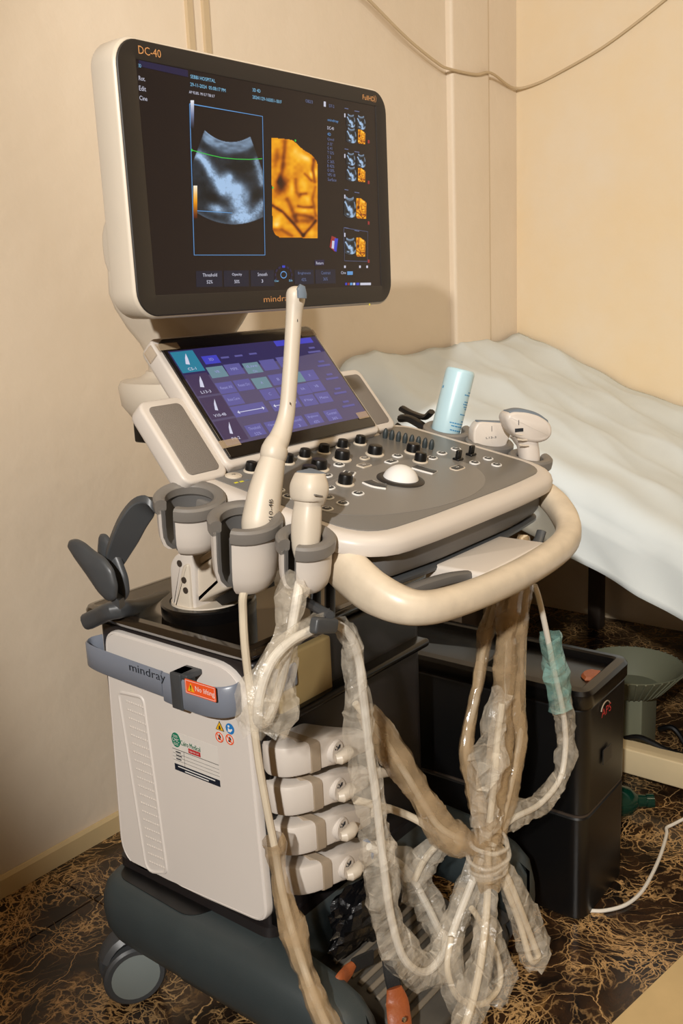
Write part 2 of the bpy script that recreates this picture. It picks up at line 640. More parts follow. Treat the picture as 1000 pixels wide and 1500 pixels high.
def rnd_noise(seed):
    rs = np.random.RandomState(seed)
    return rs
# ================================================================== the room
YW, XW = 1.627, 3.035            # faces of the back wall and the right wall
X0, Y0, ZC = -1.6, -2.2, 2.65
def box_bm(lo, hi):
    bm = B()
    rings = [[Vector((x, y, z)) for x, y in ((lo[0], lo[1]), (hi[0], lo[1]), (hi[0], hi[1]), (lo[0], hi[1]))] for z in (lo[2], hi[2])]
    loft(bm, rings)
    return bm
def struct(name, lo, hi, m, parent=None):
    o = obj(name, box_bm(lo, hi), m, parent, smooth=0)
    if parent is None: o['kind'] = 'structure'
    return o
floor = struct('floor', (X0, Y0, -0.06), (XW, YW, -0.012), 'grout')
tag(floor, 'dark brown marble floor with golden veins', 'floor')
ts = 0.6
tx0, ty0 = XW - 8 * ts - 0.25, 1.462 - 7 * ts
tile_src = None
for i in range(10):
    for j in range(8):
        a0, a1 = tx0 + i * ts, tx0 + (i + 1) * ts
        b0, b1 = ty0 + j * ts, ty0 + (j + 1) * ts
        a0, a1 = max(a0, X0), min(a1, XW)
        b0, b1 = max(b0, Y0), min(b1, YW)
        if a1 - a0 < 0.02 or b1 - b0 < 0.02: continue
        bm = B()
        g = 0.0012
        slab(bm, [(a0 + g, b0 + g), (a1 - g, b0 + g), (a1 - g, b1 - g), (a0 + g, b1 - g)], [(0, -0.012), (0, -0.0008), (0.0008, 0.0)])
        obj('tile', bm, 'dark_marble', floor, smooth=0)
w = struct('wall_back', (X0, YW, -0.012), (XW + 0.12, YW + 0.12, ZC), 'wall_paint')
tag(w, 'cream painted wall behind the machine', 'wall')
wr = struct('wall_right', (XW, Y0, -0.012), (XW + 0.12, YW, ZC), 'wall_paint_right')
tag(wr, 'warm yellow cream wall beside the couch', 'wall')
tag(struct('wall_left', (X0 - 0.12, Y0, -0.012), (X0, YW, ZC), 'wall_paint'), 'cream painted wall outside the left of view', 'wall')
tag(struct('wall_front', (X0 - 0.12, Y0 - 0.12, -0.012), (XW + 0.12, Y0, ZC), 'wall_paint'), 'cream painted wall behind the viewer', 'wall')
tag(struct('ceiling', (X0 - 0.12, Y0 - 0.12, ZC), (XW + 0.12, YW + 0.12, ZC + 0.1), 'ceiling_paint'), 'pale ceiling above the room', 'ceiling')
# pilaster between the back wall and the corner
pa = px(655, 200, y=YW).x; pb = px(717, 200, y=YW - 0.02).x
bm = B()
slab(bm, round_poly([(pa, YW - 0.022), (pb, YW - 0.022), (pb, YW + 0.01), (pa, YW + 0.01)], [0.012, 0.012, 0, 0]), [(0, 0.0), (0, ZC)])
tag(obj('trim_1', bm, 'wall_paint'), 'flat cream pilaster on the back wall near the corner', 'pilaster', kind='structure')
bm = B()
slab(bm, round_poly([(X0, YW - 0.012), (XW, YW - 0.012), (XW, YW), (X0, YW)], 0.0), [(0, 0.0), (0, 0.038), (0.004, 0.045)])
tag(obj('baseboard_back', bm, 'skirting', smooth=0), 'thin cream skirting along the foot of the back wall', 'baseboard', kind='structure')

# two slim cable trunkings on the back wall above the monitor
for k, (u0, u1) in enumerate(((273.5, 281.5), (297.5, 305))):
    xa, xb = px(u0, 20, y=YW - 0.006).x, px(u1, 20, y=YW - 0.006).x
    bm = B()
    slab(bm, [(xa, YW - 0.009), (xb, YW - 0.009), (xb, YW + 0.0), (xa, YW + 0.0)], [(0, 0.95), (0, ZC)])
    o = obj('cable_trunking', bm, 'wire_cream', smooth=0)
    tag(o, ('narrow cream cable trunking on the wall above the monitor, left of the pair',
            'narrow cream cable trunking on the wall above the monitor, right of the pair')[k], 'cable trunking', 'trunking above the monitor')

# sagging wire across the corner
bm = B()
pts = []
for u, v in ((330, -190), (430, -95), (520, -18), (540, 0), (597, 57), (640, 92), (658, 101), (696, 109), (719, 107)):
    q = px(u, v, y=YW - 0.028); pts.append(tuple(q))
q = px(753, 129, y=YW - 0.012); pts.append((q.x - 0.005, q.y, q.z))
for u, v in ((787, 122), (830, 100), (878, 72), (920, 42), (973, 0), (1010, -32), (1110, -130), (1200, -230)):
    q = px(u, v, x=XW - 0.008); pts.append(tuple(q))
tube(bm, spline(pts, 6), 0.0042, 8)
tag(obj('wall_wire', bm, 'wire_cream'), 'thin cream wire sagging across the corner near the ceiling', 'wire')

# ================================================================== examination couch
def bed_top(y):
    z = 0.965 - 0.39 * (YW - y)
    zf = 0.555
    k = 0.03
    d = z - zf
    return zf + 0.5 * (d + math.sqrt(d * d + k * k))
BX0, BX1, BY0, BY1 = 2.03, XW - 0.012, -0.55, YW - 0.014
bed = thing('examination_couch', ((BX0 + BX1) / 2, (BY0 + BY1) / 2, 0), 'examination couch with raised head end under a pale green sheet', 'bed')
bm = B()
ny = 30
rings = []
for i in range(ny + 1):
    y = BY1 - 0.01 - (BY1 - BY0 - 0.02) * i / ny
    zt = bed_top(y) - 0.022
    zb = zt - 0.10
    rings.append([Vector((BX0 + 0.015, y, zb)), Vector((BX1 - 0.01, y, zb)), Vector((BX1 - 0.01, y, zt - 0.02)), Vector((BX1 - 0.03, y, zt)), Vector((BX0 + 0.045, y, zt)), Vector((BX0 + 0.015, y, zt - 0.025))])
loft(bm, rings)
obj('mattress', bm, 'mattress', bed)
for i, (y0, y1) in enumerate(((0.62, BY1 - 0.03), (BY0 + 0.03, 0.62))):
    za, zb_ = bed_top(y0) - 0.11, bed_top(y1) - 0.11
    for x in (BX0 + 0.05, BX1 - 0.07):
        bm = B()
        loft(bm, [[Vector((x, y, z - 0.04)), Vector((x + 0.03, y, z - 0.04)), Vector((x + 0.03, y, z)), Vector((x, y, z))] for y, z in ((y0, za), (y1, zb_))])
        obj('side_rail', bm, 'bed_frame', bed)
for x in (BX0 + 0.07, BX1 - 0.12):
    for y in (BY0 + 0.12, 1.25):
        bm = B()
        rbox(bm, (x, y, 0.0), (x + 0.045, y + 0.045, bed_top(y) - 0.15), 0.006)
        obj('leg', bm, 'bed_frame', bed)
xr = 1.95
r0, r1 = px(938, 1105, x=xr), px(938, 1145, x=xr)
bm = B()
rbox(bm, (xr, BY0 + 0.1, 0.045), (xr + 0.05, 1.30, 0.106), 0.004)
obj('lower_rail', bm, 'bed_white', bed)
for y in (BY0 + 0.14, 1.25):
    bm = B()
    rbox(bm, (xr + 0.05, y, 0.05), (BX0 + 0.075, y + 0.04, 0.10), 0.003)
    obj('rail_bracket', bm, 'bed_white', bed)

# the sheet: over the top, down over the near side to a wavy hem
rs = np.random.RandomState(4)
ph = rs.rand(12) * 6.28
def folds(s, y):
    return (0.006 * math.sin(9 * y + 6 * s + ph[0]) + 0.005 * math.sin(17 * y - 11 * s + ph[1]) + 0.004 * math.sin(23 * s + 5 * y + ph[2])
            + 0.003 * math.sin(41 * y + 19 * s + ph[3]))
def ridged(s, y):
    v = 0
    for k, (a, b_, f, w_) in enumerate(((1.0, 0.45, 7.0, 0.010), (0.85, 0.75, 12.0, 0.006), (1.0, 0.15, 18.0, 0.004))):
        q = math.sin(f * (a * s + b_ * y) + 0.7 * math.sin(3.1 * y + ph[5 + k]) + ph[k + 8])
        v += w_ * (1 - abs(q)) ** 2.2
    return v
bm = B()
NY, NS = 110, 84
grid = []
width = BX1 - BX0
for i in range(NY + 1):
    y = BY1 - (BY1 - BY0) * i / NY
    zt = bed_top(y)
    row = []
    drop = 0.165 + 0.012 * math.sin(3.3 * y + 1) + 0.05 * max(0, (y - 1.15)) * 2.5
    L_ = width + drop
    for j in range(NS + 1):
        s = L_ * j / NS
        n_ = folds(s, y) + ridged(s, y)
        if s < width - 0.05:
            x = BX1 - s; z = zt + 0.004 + n_ * 0.95 - 0.012 * max(0, (s - 0.6)) 
        else:
            t = min(1.0, (s - (width - 0.05)) / 0.10)
            a = t * math.pi / 2
            R_ = 0.0637
            xc, zc = BX0 + 0.05, zt - R_
            if s < width + 0.05:
                x = xc - R_ * math.sin(a) - n_ * 0.6 * math.sin(a); z = zc + R_ * math.cos(a) + 0.004 + n_ * 0.8 * math.cos(a) - 0.005
            else:
                x = xc - R_ - 0.012 * (s - width) / 0.1 - n_ * 1.1; z = zc - (s - width - 0.05)
        # tucked lower at the head end near corner
        row.append(bm.verts.new((x, y - (0.0 if i else 0.0), z)))
    grid.append(row)
faces_from(bm, grid)
sheet = obj('bed_sheet', bm, 'bed_sheet', None, smooth=60, recalc=True)
tag(sheet, 'pale mint green sheet draped over the couch', 'sheet')
sol = sheet.modifiers.new('thickness', 'SOLIDIFY'); sol.thickness = 0.002; sol.offset = 1
# ================================================================== the ultrasound machine
machine = thing('ultrasound_machine', (1.07, 1.0, 0.0), 'white and grey ultrasound machine on wheels with monitor, touch panel and control console', 'ultrasound machine')

# ---------------------------------------------------------------- monitor
MF = Frame((0, 0.9405, 0), (1, 0, 0), (0, 0, 1))          # front plane of the monitor, normal towards the operator
mx0, mx1, mz0, mz1 = 0.787, 1.327, 1.123, 1.449
mcx, mcz = (mx0 + mx1) / 2, (mz0 + mz1) / 2
mw, mh = mx1 - mx0, mz1 - mz0
bm = B()
out = rrect(mw, mh, 0.034, 8, mcx, mcz)
slab(bm, out, [(0.05, -0.078), (0.036, -0.074), (0.03, -0.05), (0.006, -0.046), (0.002, -0.044), (0.0005, -0.04), (0.0, -0.02), (0.0, -0.004), (0.001, -0.0015), (0.003, 0.0)], MF.M)
monitor = obj('monitor', bm, 'cream_plastic', machine)
# bezel: a frame round the recessed screen
ax0, az1 = 0.8195, 1.4235
ax1, az0 = 1.2965, 1.152
bm = B()
o1 = rrect(mw - 0.007, mh - 0.007, 0.031, 8, mcx, mcz)
i1 = rrect(ax1 - ax0, az1 - az0, 0.0006, 8, (ax0 + ax1) / 2, (az0 + az1) / 2)
rings = [[MF.pt(x, y, c) for x, y in pts] for pts, c in ((o1, -0.001), (o1, 0.001), (offset_poly(o1, 0.0012), 0.002), (offset_poly(i1, -0.0015), 0.002), (i1, 0.0012), (i1, -0.003))]
loft(bm, rings, cap=False)
obj('bezel', bm, 'bezel', monitor)
bm = B()
slab(bm, rect(MF, ((ax0 + ax1) / 2, (az0 + az1) / 2), ax1 - ax0, az1 - az0), [(0, 0.0001), (0, 0.0004)], MF.M)
obj('screen', bm, 'screen_bg', monitor, smooth=0)
SO = 0.0006
def scr(u, v): return MF.hit(u, v, SO)

# hinge block and arm behind the monitor
bm = B()
rbox(bm, (0.965, 1.01, 1.17), (1.145, 1.10, 1.31), 0.012)
obj('monitor_bracket', bm, 'cream_plastic', machine)
bm = B()
slab(bm, rrect(0.10, 0.115, [0.012, 0.05, 0.05, 0.012], 6), fil(0.935, 1.155, 0.006), Matrix.Translation((0, 1.132, 1.222)) @ Matrix(((0, 0, 1, 0), (1, 0, 0, 0), (0, 1, 0, 0), (0, 0, 0, 1))))
obj('hinge_cover', bm, 'cream_plastic', machine)
bm = B()
rings = []
for z, w_, d_, cx, cy, r_ in ((1.035, 0.118, 0.118, 1.03, 1.12, 0.058), (1.062, 0.12, 0.12, 1.03, 1.12, 0.058), (1.082, 0.136, 0.122, 1.033, 1.122, 0.05), (1.105, 0.17, 0.118, 1.038, 1.125, 0.035),
                               (1.135, 0.21, 0.11, 1.045, 1.128, 0.02), (1.158, 0.226, 0.108, 1.047, 1.13, 0.016), (1.19, 0.224, 0.105, 1.047, 1.13, 0.016), (1.196, 0.218, 0.10, 1.047, 1.13, 0.016)):
    rings.append([Vector((x, y, z)) for x, y in rrect(w_, d_, r_, 6, cx, cy)])
loft(bm, rings)
obj('monitor_arm', bm, 'cream_plastic', machine, smooth=50)
bm = B()
lathe(bm, [(0.0, 0.962), (0.085, 0.962), (0.092, 0.972), (0.105, 0.99), (0.108, 1.018), (0.104, 1.026), (0.075, 1.03), (0.066, 1.036), (0.064, 1.04), (0.0, 1.04)], Matrix.Translation((1.03, 1.12, 0)), 40)
obj('swivel_base', bm, 'cream_plastic', machine)
bm = B()
rbox(bm, (0.965, 1.15, 0.93), (0.985, 1.185, 0.965), 0.004)
rbox(bm, (1.0, 1.06, 0.90), (1.1, 1.17, 0.963), 0.01)
obj('swivel_socket', bm, 'black_plastic', machine)

# ------------------------------------------------ what the screen shows
def paint(u0, v0, u1, v1, nu, nv, fn, name, off=SO):
    """a fine grid on the monitor, coloured per vertex"""
    us = np.linspace(u0, u1, nu); vs = np.linspace(v0, v1, nv)
    U, V = np.meshgrid(us, vs, indexing='ij')
    col, keep = fn(U, V)
    bm = B()
    lay = bm.verts.layers.float_color.new('Col')
    g = [[bm.verts.new(MF.pt(*scr(us[i], vs[j]), off)) for j in range(nv)] for i in range(nu)]
    for i in range(nu - 1):
        for j in range(nv - 1):
            if keep[i, j] or keep[i + 1, j] or keep[i, j + 1] or keep[i + 1, j + 1]:
                bm.faces.new((g[i][j], g[i][j + 1], g[i + 1][j + 1], g[i + 1][j]))
    cols = col.reshape(-1, 3)
    k = 0
    for i in range(nu):
        for j in range(nv):
            c = cols[k]; k += 1
            g[i][j][lay] = (c[0], c[1], c[2], 1)
    loose = [v for v in bm.verts if not v.link_faces]
    bmesh.ops.delete(bm, geom=loose, context='VERTS')
    return obj(name, bm, 'screen_picture', monitor, smooth=0, recalc=False)
def tolin(c):
    c = np.clip(c, 0, 255) / 255.0
    return np.where(c <= 0.04045, c / 12.92, ((c + 0.055) / 1.055) ** 2.4)
def vnoise(U, V, sc, seed):
    rs = np.random.RandomState(seed)
    T = rs.rand(64, 64)
    x, y = U / sc, V / sc
    xi, yi = np.floor(x).astype(int), np.floor(y).astype(int)
    fx, fy = x - xi, y - yi
    fx, fy = fx * fx * (3 - 2 * fx), fy * fy * (3 - 2 * fy)
    a = T[xi % 64, yi % 64]; b = T[(xi + 1) % 64, yi % 64]; c = T[xi % 64, (yi + 1) % 64]; d = T[(xi + 1) % 64, (yi + 1) % 64]
    return (a * (1 - fx) + b * fx) * (1 - fy) + (c * (1 - fx) + d * fx) * fy
def seg_dist(X, Y, pts):
    best = np.full(X.shape, 1e9)
    for (ax, ay), (bx, by) in zip(pts[:-1], pts[1:]):
        dx, dy = bx - ax, by - ay
        t = np.clip(((X - ax) * dx + (Y - ay) * dy) / (dx * dx + dy * dy + 1e-9), 0, 1)
        best = np.minimum(best, np.hypot(X - ax - t * dx, Y - ay - t * dy))
    return best
def blob(X, Y, cx, cy, rx, ry, ang=0.0):
    a = math.radians(ang)
    dx, dy = X - cx, Y - cy
    p = dx * math.cos(a) + dy * math.sin(a); q = -dx * math.sin(a) + dy * math.cos(a)
    return np.exp(-((p / rx) ** 2 + (q / ry) ** 2))

def grey_scan(U, V):
    X = (U - 270) / 0.1533; Y = (V - 170) / 0.1533
    # sector between two arcs, skewed with the screen's perspective
    yt = 250 - 0.0016 * (X - 445) ** 2 + 0.045 * (X - 445)
    top = np.where(X < 445, 248 - 113 * ((445 - X) / 252) ** 2, 248 - 53 * ((X - 445) / 185) ** 2)
    bot = 1036 - 75 * (np.abs(X - 470) / 290) ** 2
    left = 193 - (Y - 135) * 0.37
    right = 630 + (Y - 195) * 0.36
    inside = (Y > top) & (Y < bot) & (X > np.maximum(left, 78)) & (X < np.minimum(right, 752))
    sp = 0.55 * vnoise(X, Y, 9, 1) + 0.45 * vnoise(X, Y, 22, 2)
    I = 28 + 22 * vnoise(X, Y, 60, 3)
    band = np.exp(-((Y - top - 45) / 55) ** 2)
    I = I + band * (70 + 70 * vnoise(X * 0.5, Y, 22, 4))
    I = I + 70 * np.exp(-((Y - top) / 14) ** 2)
    I = I + 60 * np.exp(-((Y - top - 95) / 20) ** 2) * vnoise(X, Y, 50, 8)
    arm = seg_dist(X, Y, [(130, 365), (185, 410), (250, 520), (310, 620), (365, 720)])
    I = I + 175 * np.exp(-(arm / 44) ** 2) * (0.6 + 0.5 * sp)
    I = I + 60 * np.exp(-(seg_dist(X, Y, [(110, 390), (150, 395), (210, 470), (240, 560)]) / 25) ** 2)
    body = seg_dist(X, Y, [(390, 640), (450, 700), (500, 760), (520, 850), (545, 900)])
    I = I + 190 * np.exp(-(body / 78) ** 2) * (0.7 + 0.45 * sp)
    I = I + 120 * blob(X, Y, 520, 680, 60, 50) + 80 * blob(X, Y, 600, 760, 34, 60)
    I = I + 150 * blob(X, Y, 435, 585, 24, 30) + 40 * blob(X, Y, 400, 560, 60, 40)
    I = I + 165 * blob(X, Y, 310, 885, 80, 42, 18) * (0.8 + 0.4 * sp)
    I = I + 140 * np.exp(-(seg_dist(X, Y, [(690, 430), (715, 520), (740, 640)]) / 34) ** 2) * (0.55 + 0.6 * sp)
    I = I + 150 * np.exp(-(seg_dist(X, Y, [(755, 830), (700, 900), (640, 965), (560, 990), (470, 975)]) / 44) ** 2) * (0.5 + 0.7 * sp)
    I = I + 45 * np.exp(-((bot - Y) / 30) ** 2)
    I = I - 26 * blob(X, Y, 560, 480, 140, 60) - 22 * blob(X, Y, 680, 740, 60, 90) - 24 * blob(X, Y, 250, 760, 90, 90)
    I = np.clip(I + 18 * (sp - 0.5), 18, 215)
    col = np.stack([I * 0.72 + 8, I * 0.86 + 8, I * 1.02 + 8], -1)
    bg = np.array([33, 25, 24.0])
    edge = 3.0
    mlt = np.clip(np.minimum.reduce([(Y - top) / edge, (bot - Y) / edge, (X - np.maximum(left, 78)) / edge, (np.minimum(right, 752) - X) / edge]), 0, 1)[..., None]
    col = bg * (1 - mlt) + col * mlt
    # the cut line and the volume frame of the scan
    return tolin(col), inside
scan = paint(281, 185, 386.5, 331, 118, 164, grey_scan, 'scan_picture')

def gold_scan(U, V):
    X = (U - 360) / 0.16; Y = (V - 130) / 0.16
    poly = [(238, 450), (355, 463), (420, 472), (450, 495), (520, 560), (600, 608), (640, 660), (655, 700), (656, 1366), (310, 1357), (270, 1330), (248, 1280), (243, 980), (240, 880)]
    inside = np.zeros(X.shape, bool)
    j = len(poly) - 1
    for i in range(len(poly)):
        xi, yi = poly[i]; xj, yj = poly[j]
        c = ((yi > Y) != (yj > Y)) & (X < (xj - xi) * (Y - yi) / (yj - yi + 1e-9) + xi)
        inside ^= c
        j = i
    wv = 0.6 * vnoise(X + 0.3 * Y, Y, 70, 11) + 0.4 * vnoise(X, Y, 30, 12)
    S = 0.62 + 0.28 * (wv - 0.5)
    def crease(pts, w_, d):
        nonlocal S
        S = S - d * np.exp(-(seg_dist(X, Y, pts) / w_) ** 2)
    def bright(cx, cy, rx, ry, d, ang=0):
        nonlocal S
        S = S + d * blob(X, Y, cx, cy, rx, ry, ang)
    # smooth folds of the forehead and hand
    crease([(360, 480), (345, 640), (330, 760), (300, 850)], 22, 0.35)
    crease([(290, 560), (270, 700)], 26, 0.22)
    bright(480, 620, 120, 60, 0.22, 35); bright(560, 640, 60, 26, 0.3, 30); bright(600, 790, 16, 40, 0.3, -15); bright(640, 780, 12, 40, 0.3)
    crease([(620, 650), (612, 740), (630, 850)], 18, 0.4)
    crease([(540, 780), (600, 840)], 14, 0.3)
    # hollow left of the cheek
    S = S - 0.62 * blob(X, Y, 320, 890, 52, 85, 20)
    # eye, nose, mouth and chin
    crease([(455, 830), (460, 940), (490, 985)], 20, 0.26)
    bright(530, 890, 55, 70, 0.2); bright(560, 1010, 34, 30, 0.16)
    crease([(505, 965), (550, 960)], 16, 0.36)
    crease([(480, 1075), (530, 1085), (600, 1085)], 15, 0.36)
    bright(550, 1115, 60, 20, 0.2)
    crease([(470, 1150), (540, 1160), (610, 1180)], 20, 0.3)
    crease([(635, 900), (610, 1010), (640, 1160)], 16, 0.26)
    crease([(380, 1010), (420, 1100), (460, 1210)], 24, 0.36)
    bright(420, 900, 26, 70, 0.16)
    # crossed arms below
    crease([(245, 1070), (340, 1130), (440, 1240), (525, 1345)], 15, 0.5)
    crease([(525, 1345), (600, 1260), (640, 1210)], 14, 0.46)
    S = S - 0.3 * blob(X, Y, 560, 1210, 90, 26, -8)
    bright(300, 1040, 40, 40, 0.15); bright(310, 1200, 60, 60, 0.2); bright(280, 1250, 30, 26, 0.3); bright(600, 1320, 40, 30, 0.2)
    crease([(250, 1290), (330, 1290), (420, 1345)], 18, 0.24)
    S = np.clip(S, 0.02, 1.0)
    ramp = np.array([[44, 18, 6], [130, 58, 4], [206, 118, 6], [244, 172, 24], [255, 216, 120]], float)
    t = S * 4
    k = np.clip(t.astype(int), 0, 3); fr = (t - k)[..., None]
    col = ramp[k] * (1 - fr) + ramp[k + 1] * fr
    return tolin(col), inside
gold = paint(396.5, 200, 466, 350, 74, 152, gold_scan, 'volume_picture')

def line_px(name, pts, wpx, m, parent=monitor, F=MF, off=0.0010):
    """a drawn line through pixels, a thin flat strip on the frame"""
    P = [Vector(F.hit(u, v, off)) for u, v in pts]
    wd = wpx * 0.00095
    bm = B()
    L_, R_ = [], []
    for i, p in enumerate(P):
        a = P[max(0, i - 1)]; b = P[min(len(P) - 1, i + 1)]
        d = (b - a).normalized(); n_ = Vector((-d.y, d.x)) * wd / 2
        L_.append(p + n_); R_.append(p - n_)
    g = [[bm.verts.new(F.pt(q.x, q.y, off)) for q in (l, r)] for l, r in zip(L_, R_)]
    faces_from(bm, g)
    return obj(name, bm, m, parent, smooth=0, recalc=False)
def quad_px(name, pts, m, parent=monitor, F=MF, off=0.0008):
    return flat(name, F, [F.hit(u, v, off) for u, v in pts], off, m, parent, 0.0001)
line_px('scan_frame', [(277.7, 152), (284.3, 373.6), (388, 373.6), (384.4, 170.5), (277.7, 152)], 1.3, 'screen_line')
line_px('scan_depth_line', [(284, 308.5), (308, 309.8), (340, 312)], 0.9, 'screen_line')
line_px('cut_line', [(281, 220), (305, 226.5), (325, 231), (345, 233), (365, 233.5), (384, 232.5)], 1.0, 'screen_green')
for u, v in ((280.3, 220), (432, 206), (399, 275)):
    a = MF.hit(u, v, SO); bm = B(); slab(bm, [(a[0] + 0.0016 * math.cos(t * math.pi / 5), a[1] + 0.0016 * math.sin(t * math.pi / 5)) for t in range(10)], [(0, 0.0012), (0, 0.0013)], MF.M); obj('marker_dot', bm, 'screen_green', monitor, smooth=0)
def bar_fn(c0, c1, c2, v0, v1):
    def f(U, V):
        t = np.clip((V - v0) / (v1 - v0), 0, 1)[..., None]
        a, b, c = (np.array(q, float) for q in (c0, c1, c2))
        col = np.where(t < 0.5, a * (1 - 2 * t) + b * 2 * t, b * (2 - 2 * t) + c * (2 * t - 1))
        return tolin(col), np.ones(U.shape, bool)
    return f
paint(278.6, 147, 283.6, 188, 3, 16, bar_fn((235, 235, 240), (120, 130, 165), (34, 28, 34), 147, 188), 'grey_scale_bar', 0.0011)
paint(282.8, 272, 288.4, 320, 3, 16, bar_fn((250, 240, 220), (235, 150, 20), (70, 24, 14), 272, 320), 'colour_scale_bar', 0.0011)
quad_px('menu_tab', [(203, 88), (275, 103), (275.5, 113), (203, 97)], 'screen_tab')
def scrtext(s, u0, v0, u1, v1, hpx, m):
    a = scr(u0, v0); b = scr(u1, v1); t = scr(u0, v0 - hpx)
    text('screen_text', s, MF, a, b[0] - a[0], abs(t[1] - a[1]), m, monitor, 0.0012)
for s, u0, v0, u1, v1, h, m in (
    ('3D', 202.5, 98.5, 206.5, 99.5, 5, 'screen_text_blue'), ('Rot.', 203, 117.5, 212.5, 119.5, 6.5, 'screen_text_white'),
    ('Edit', 203.5, 132.5, 213.5, 134.5, 7, 'screen_text_white'), ('Cine', 204, 146.5, 215.5, 148.5, 6.5, 'screen_text_white'),
    ('SEBBI HOSPITAL', 278.6, 114.5, 315, 122, 5.2, 'screen_text_blue'), ('29-11-2024  05:08:17 PM', 278.4, 126, 330, 136, 5.2, 'screen_text_blue'),
    ('AP 93.8%  MI 0.7 TIB 0.7', 276.5, 136.8, 314, 144, 4.2, 'screen_text_white'),
    ('3D 4D', 369.5, 134, 381, 136, 5, 'screen_text_blue'), ('20241129-165051-1B1F', 369.5, 144.5, 412, 151.5, 5, 'screen_text_blue'),
    ('OB2/3', 447, 150, 457.5, 152, 4.6, 'screen_dim'), ('D7-2', 481.5, 157, 489, 158.5, 4.4, 'screen_dim'),
    ('mindray', 479.5, 178.5, 495, 180.5, 5, 'screen_line'), ('DC-40', 479, 189.5, 488.5, 191, 4.6, 'screen_text_white'),
    ('4D', 479, 198.5, 484, 199, 4.4, 'screen_line'),
    ('Qmid', 479, 206, 488.5, 207, 4.4, 'screen_dim'), ('A 32°', 479, 212.5, 487, 213.5, 4.4, 'screen_dim'), ('G 41', 479, 219, 486, 219.5, 4.4, 'screen_dim'),
    ('T 52%', 479, 225.5, 488.5, 226.5, 4.4, 'screen_dim'), ('S 3', 479, 232, 484, 232, 4.4, 'screen_dim'), ('C 36%', 479, 238.5, 489, 239, 4.4, 'screen_dim'),
    ('B 42%', 479, 245, 489, 245.5, 4.4, 'screen_dim'), ('O 50%', 479, 251.5, 489, 252, 4.4, 'screen_dim'), ('VPS 10', 479, 258, 490.5, 258.5, 4.4, 'screen_dim'),
    ('Surface', 479.5, 265, 492, 265, 4.6, 'screen_dim'),
    ('Threshold', 296.5, 405.5, 317.5, 405.5, 5, 'screen_text_white'), ('52%', 302.5, 415.5, 311, 415.5, 5, 'screen_text_white'),
    ('Opacity', 339.5, 405, 354, 405, 5, 'screen_text_white'), ('50%', 343, 415, 350.5, 415, 5, 'screen_text_white'),
    ('Smooth', 377, 404.5, 391, 404.5, 5, 'screen_text_white'), ('3', 382.5, 414, 385, 414, 4.6, 'screen_text_white'),
    ('Brightness', 436, 403, 454.5, 402.5, 4.6, 'screen_dim'), ('42%', 441, 412, 448, 412, 4.6, 'screen_dim'),
    ('Contrast', 470, 402, 483.5, 401.5, 4.6, 'screen_dim'), ('36%', 473, 411, 479.5, 411, 4.6, 'screen_dim'),
    ('Return', 462.5, 387.5, 473, 387, 4.2, 'screen_text_white'), ('Cine', 499, 401.5, 506, 401.5, 4, 'screen_text_white'),
    ('Clear', 401.5, 413, 408, 413, 3, 'screen_text_blue'), ('Edit', 423, 412.5, 428, 412.5, 3, 'screen_text_blue'),
):
    scrtext(s, u0, v0, u1, v1, h, m)
for q in ((287, 397, 325, 420), (327.5, 396.5, 364, 419.5), (367, 396, 401, 419), (431, 395.5, 459, 416), (461.5, 395, 491, 415)):
    quad_px('soft_button', [(q[0], q[1]), (q[2], q[1] - 0.5), (q[2] + 0.5, q[3]), (q[0] + 0.5, q[3] + 0.5)], 'screen_button', off=0.0006)
quad_px('return_button', [(461, 381), (474.5, 380.5), (474.5, 388.5), (461, 389)], 'screen_tab', off=0.0008)
for k in range(9):
    an = math.pi * (-0.15 + 1.3 * k / 8)
    cu, cv = 415.3 + 12 * math.cos(an), 403 - 12.5 * math.sin(an)
    line_px('dial_segment', [(cu - 2.2 * math.sin(an), cv - 2.2 * math.cos(an)), (cu + 2.2 * math.sin(an), cv + 2.2 * math.cos(an))], 3.2, 'screen_tab' if k != 4 else 'screen_violet', off=0.0009)
line_px('dial_ring', [(415.3 + 4.3 * math.cos(t * math.pi / 8), 402.5 - 4.8 * math.sin(t * math.pi / 8)) for t in range(17)], 1.4, 'screen_line')
# orientation cube, status icons
quad_px('cube_face', [(485.5, 345.5), (492, 348), (490.5, 369), (482.5, 362)], 'screen_red', off=0.0008)
quad_px('cube_face', [(490, 349), (495, 349.5), (492.5, 369), (489, 367)], 'screen_violet', off=0.0009)
quad_px('cube_face', [(486.5, 352.5), (489.7, 353), (488.8, 364.5), (485.5, 363.5)], 'screen_text_white', off=0.0010)
quad_px('status_icon', [(474, 148.5), (477, 149), (477, 156.5), (474, 156)], 'screen_text_white', off=0.0008)
for k, (u0, u1, m) in enumerate(((505.5, 508, 'screen_violet'), (509, 511.5, 'screen_red'), (512.5, 516, 'screen_line'), (517, 520, 'screen_text_white'), (521.5, 526, 'screen_violet'), (527.5, 543, 'screen_text_white'))):
    quad_px('status_icon', [(u0, 414.2), (u1, 414), (u1, 417.6), (u0, 417.8)], m, off=0.0008)
quad_px('toggle', [(508.5, 397.5), (516.5, 397.5), (516.5, 402.5), (508.5, 402.8)], 'screen_line', off=0.0008)
for u in (505, 527, 537.5):
    quad_px('arrow_icon', [(u - 1.2, 389), (u + 1.2, 389), (u + 1.2, 392.5), (u - 1.2, 392.5)], 'screen_text_white', off=0.0008)
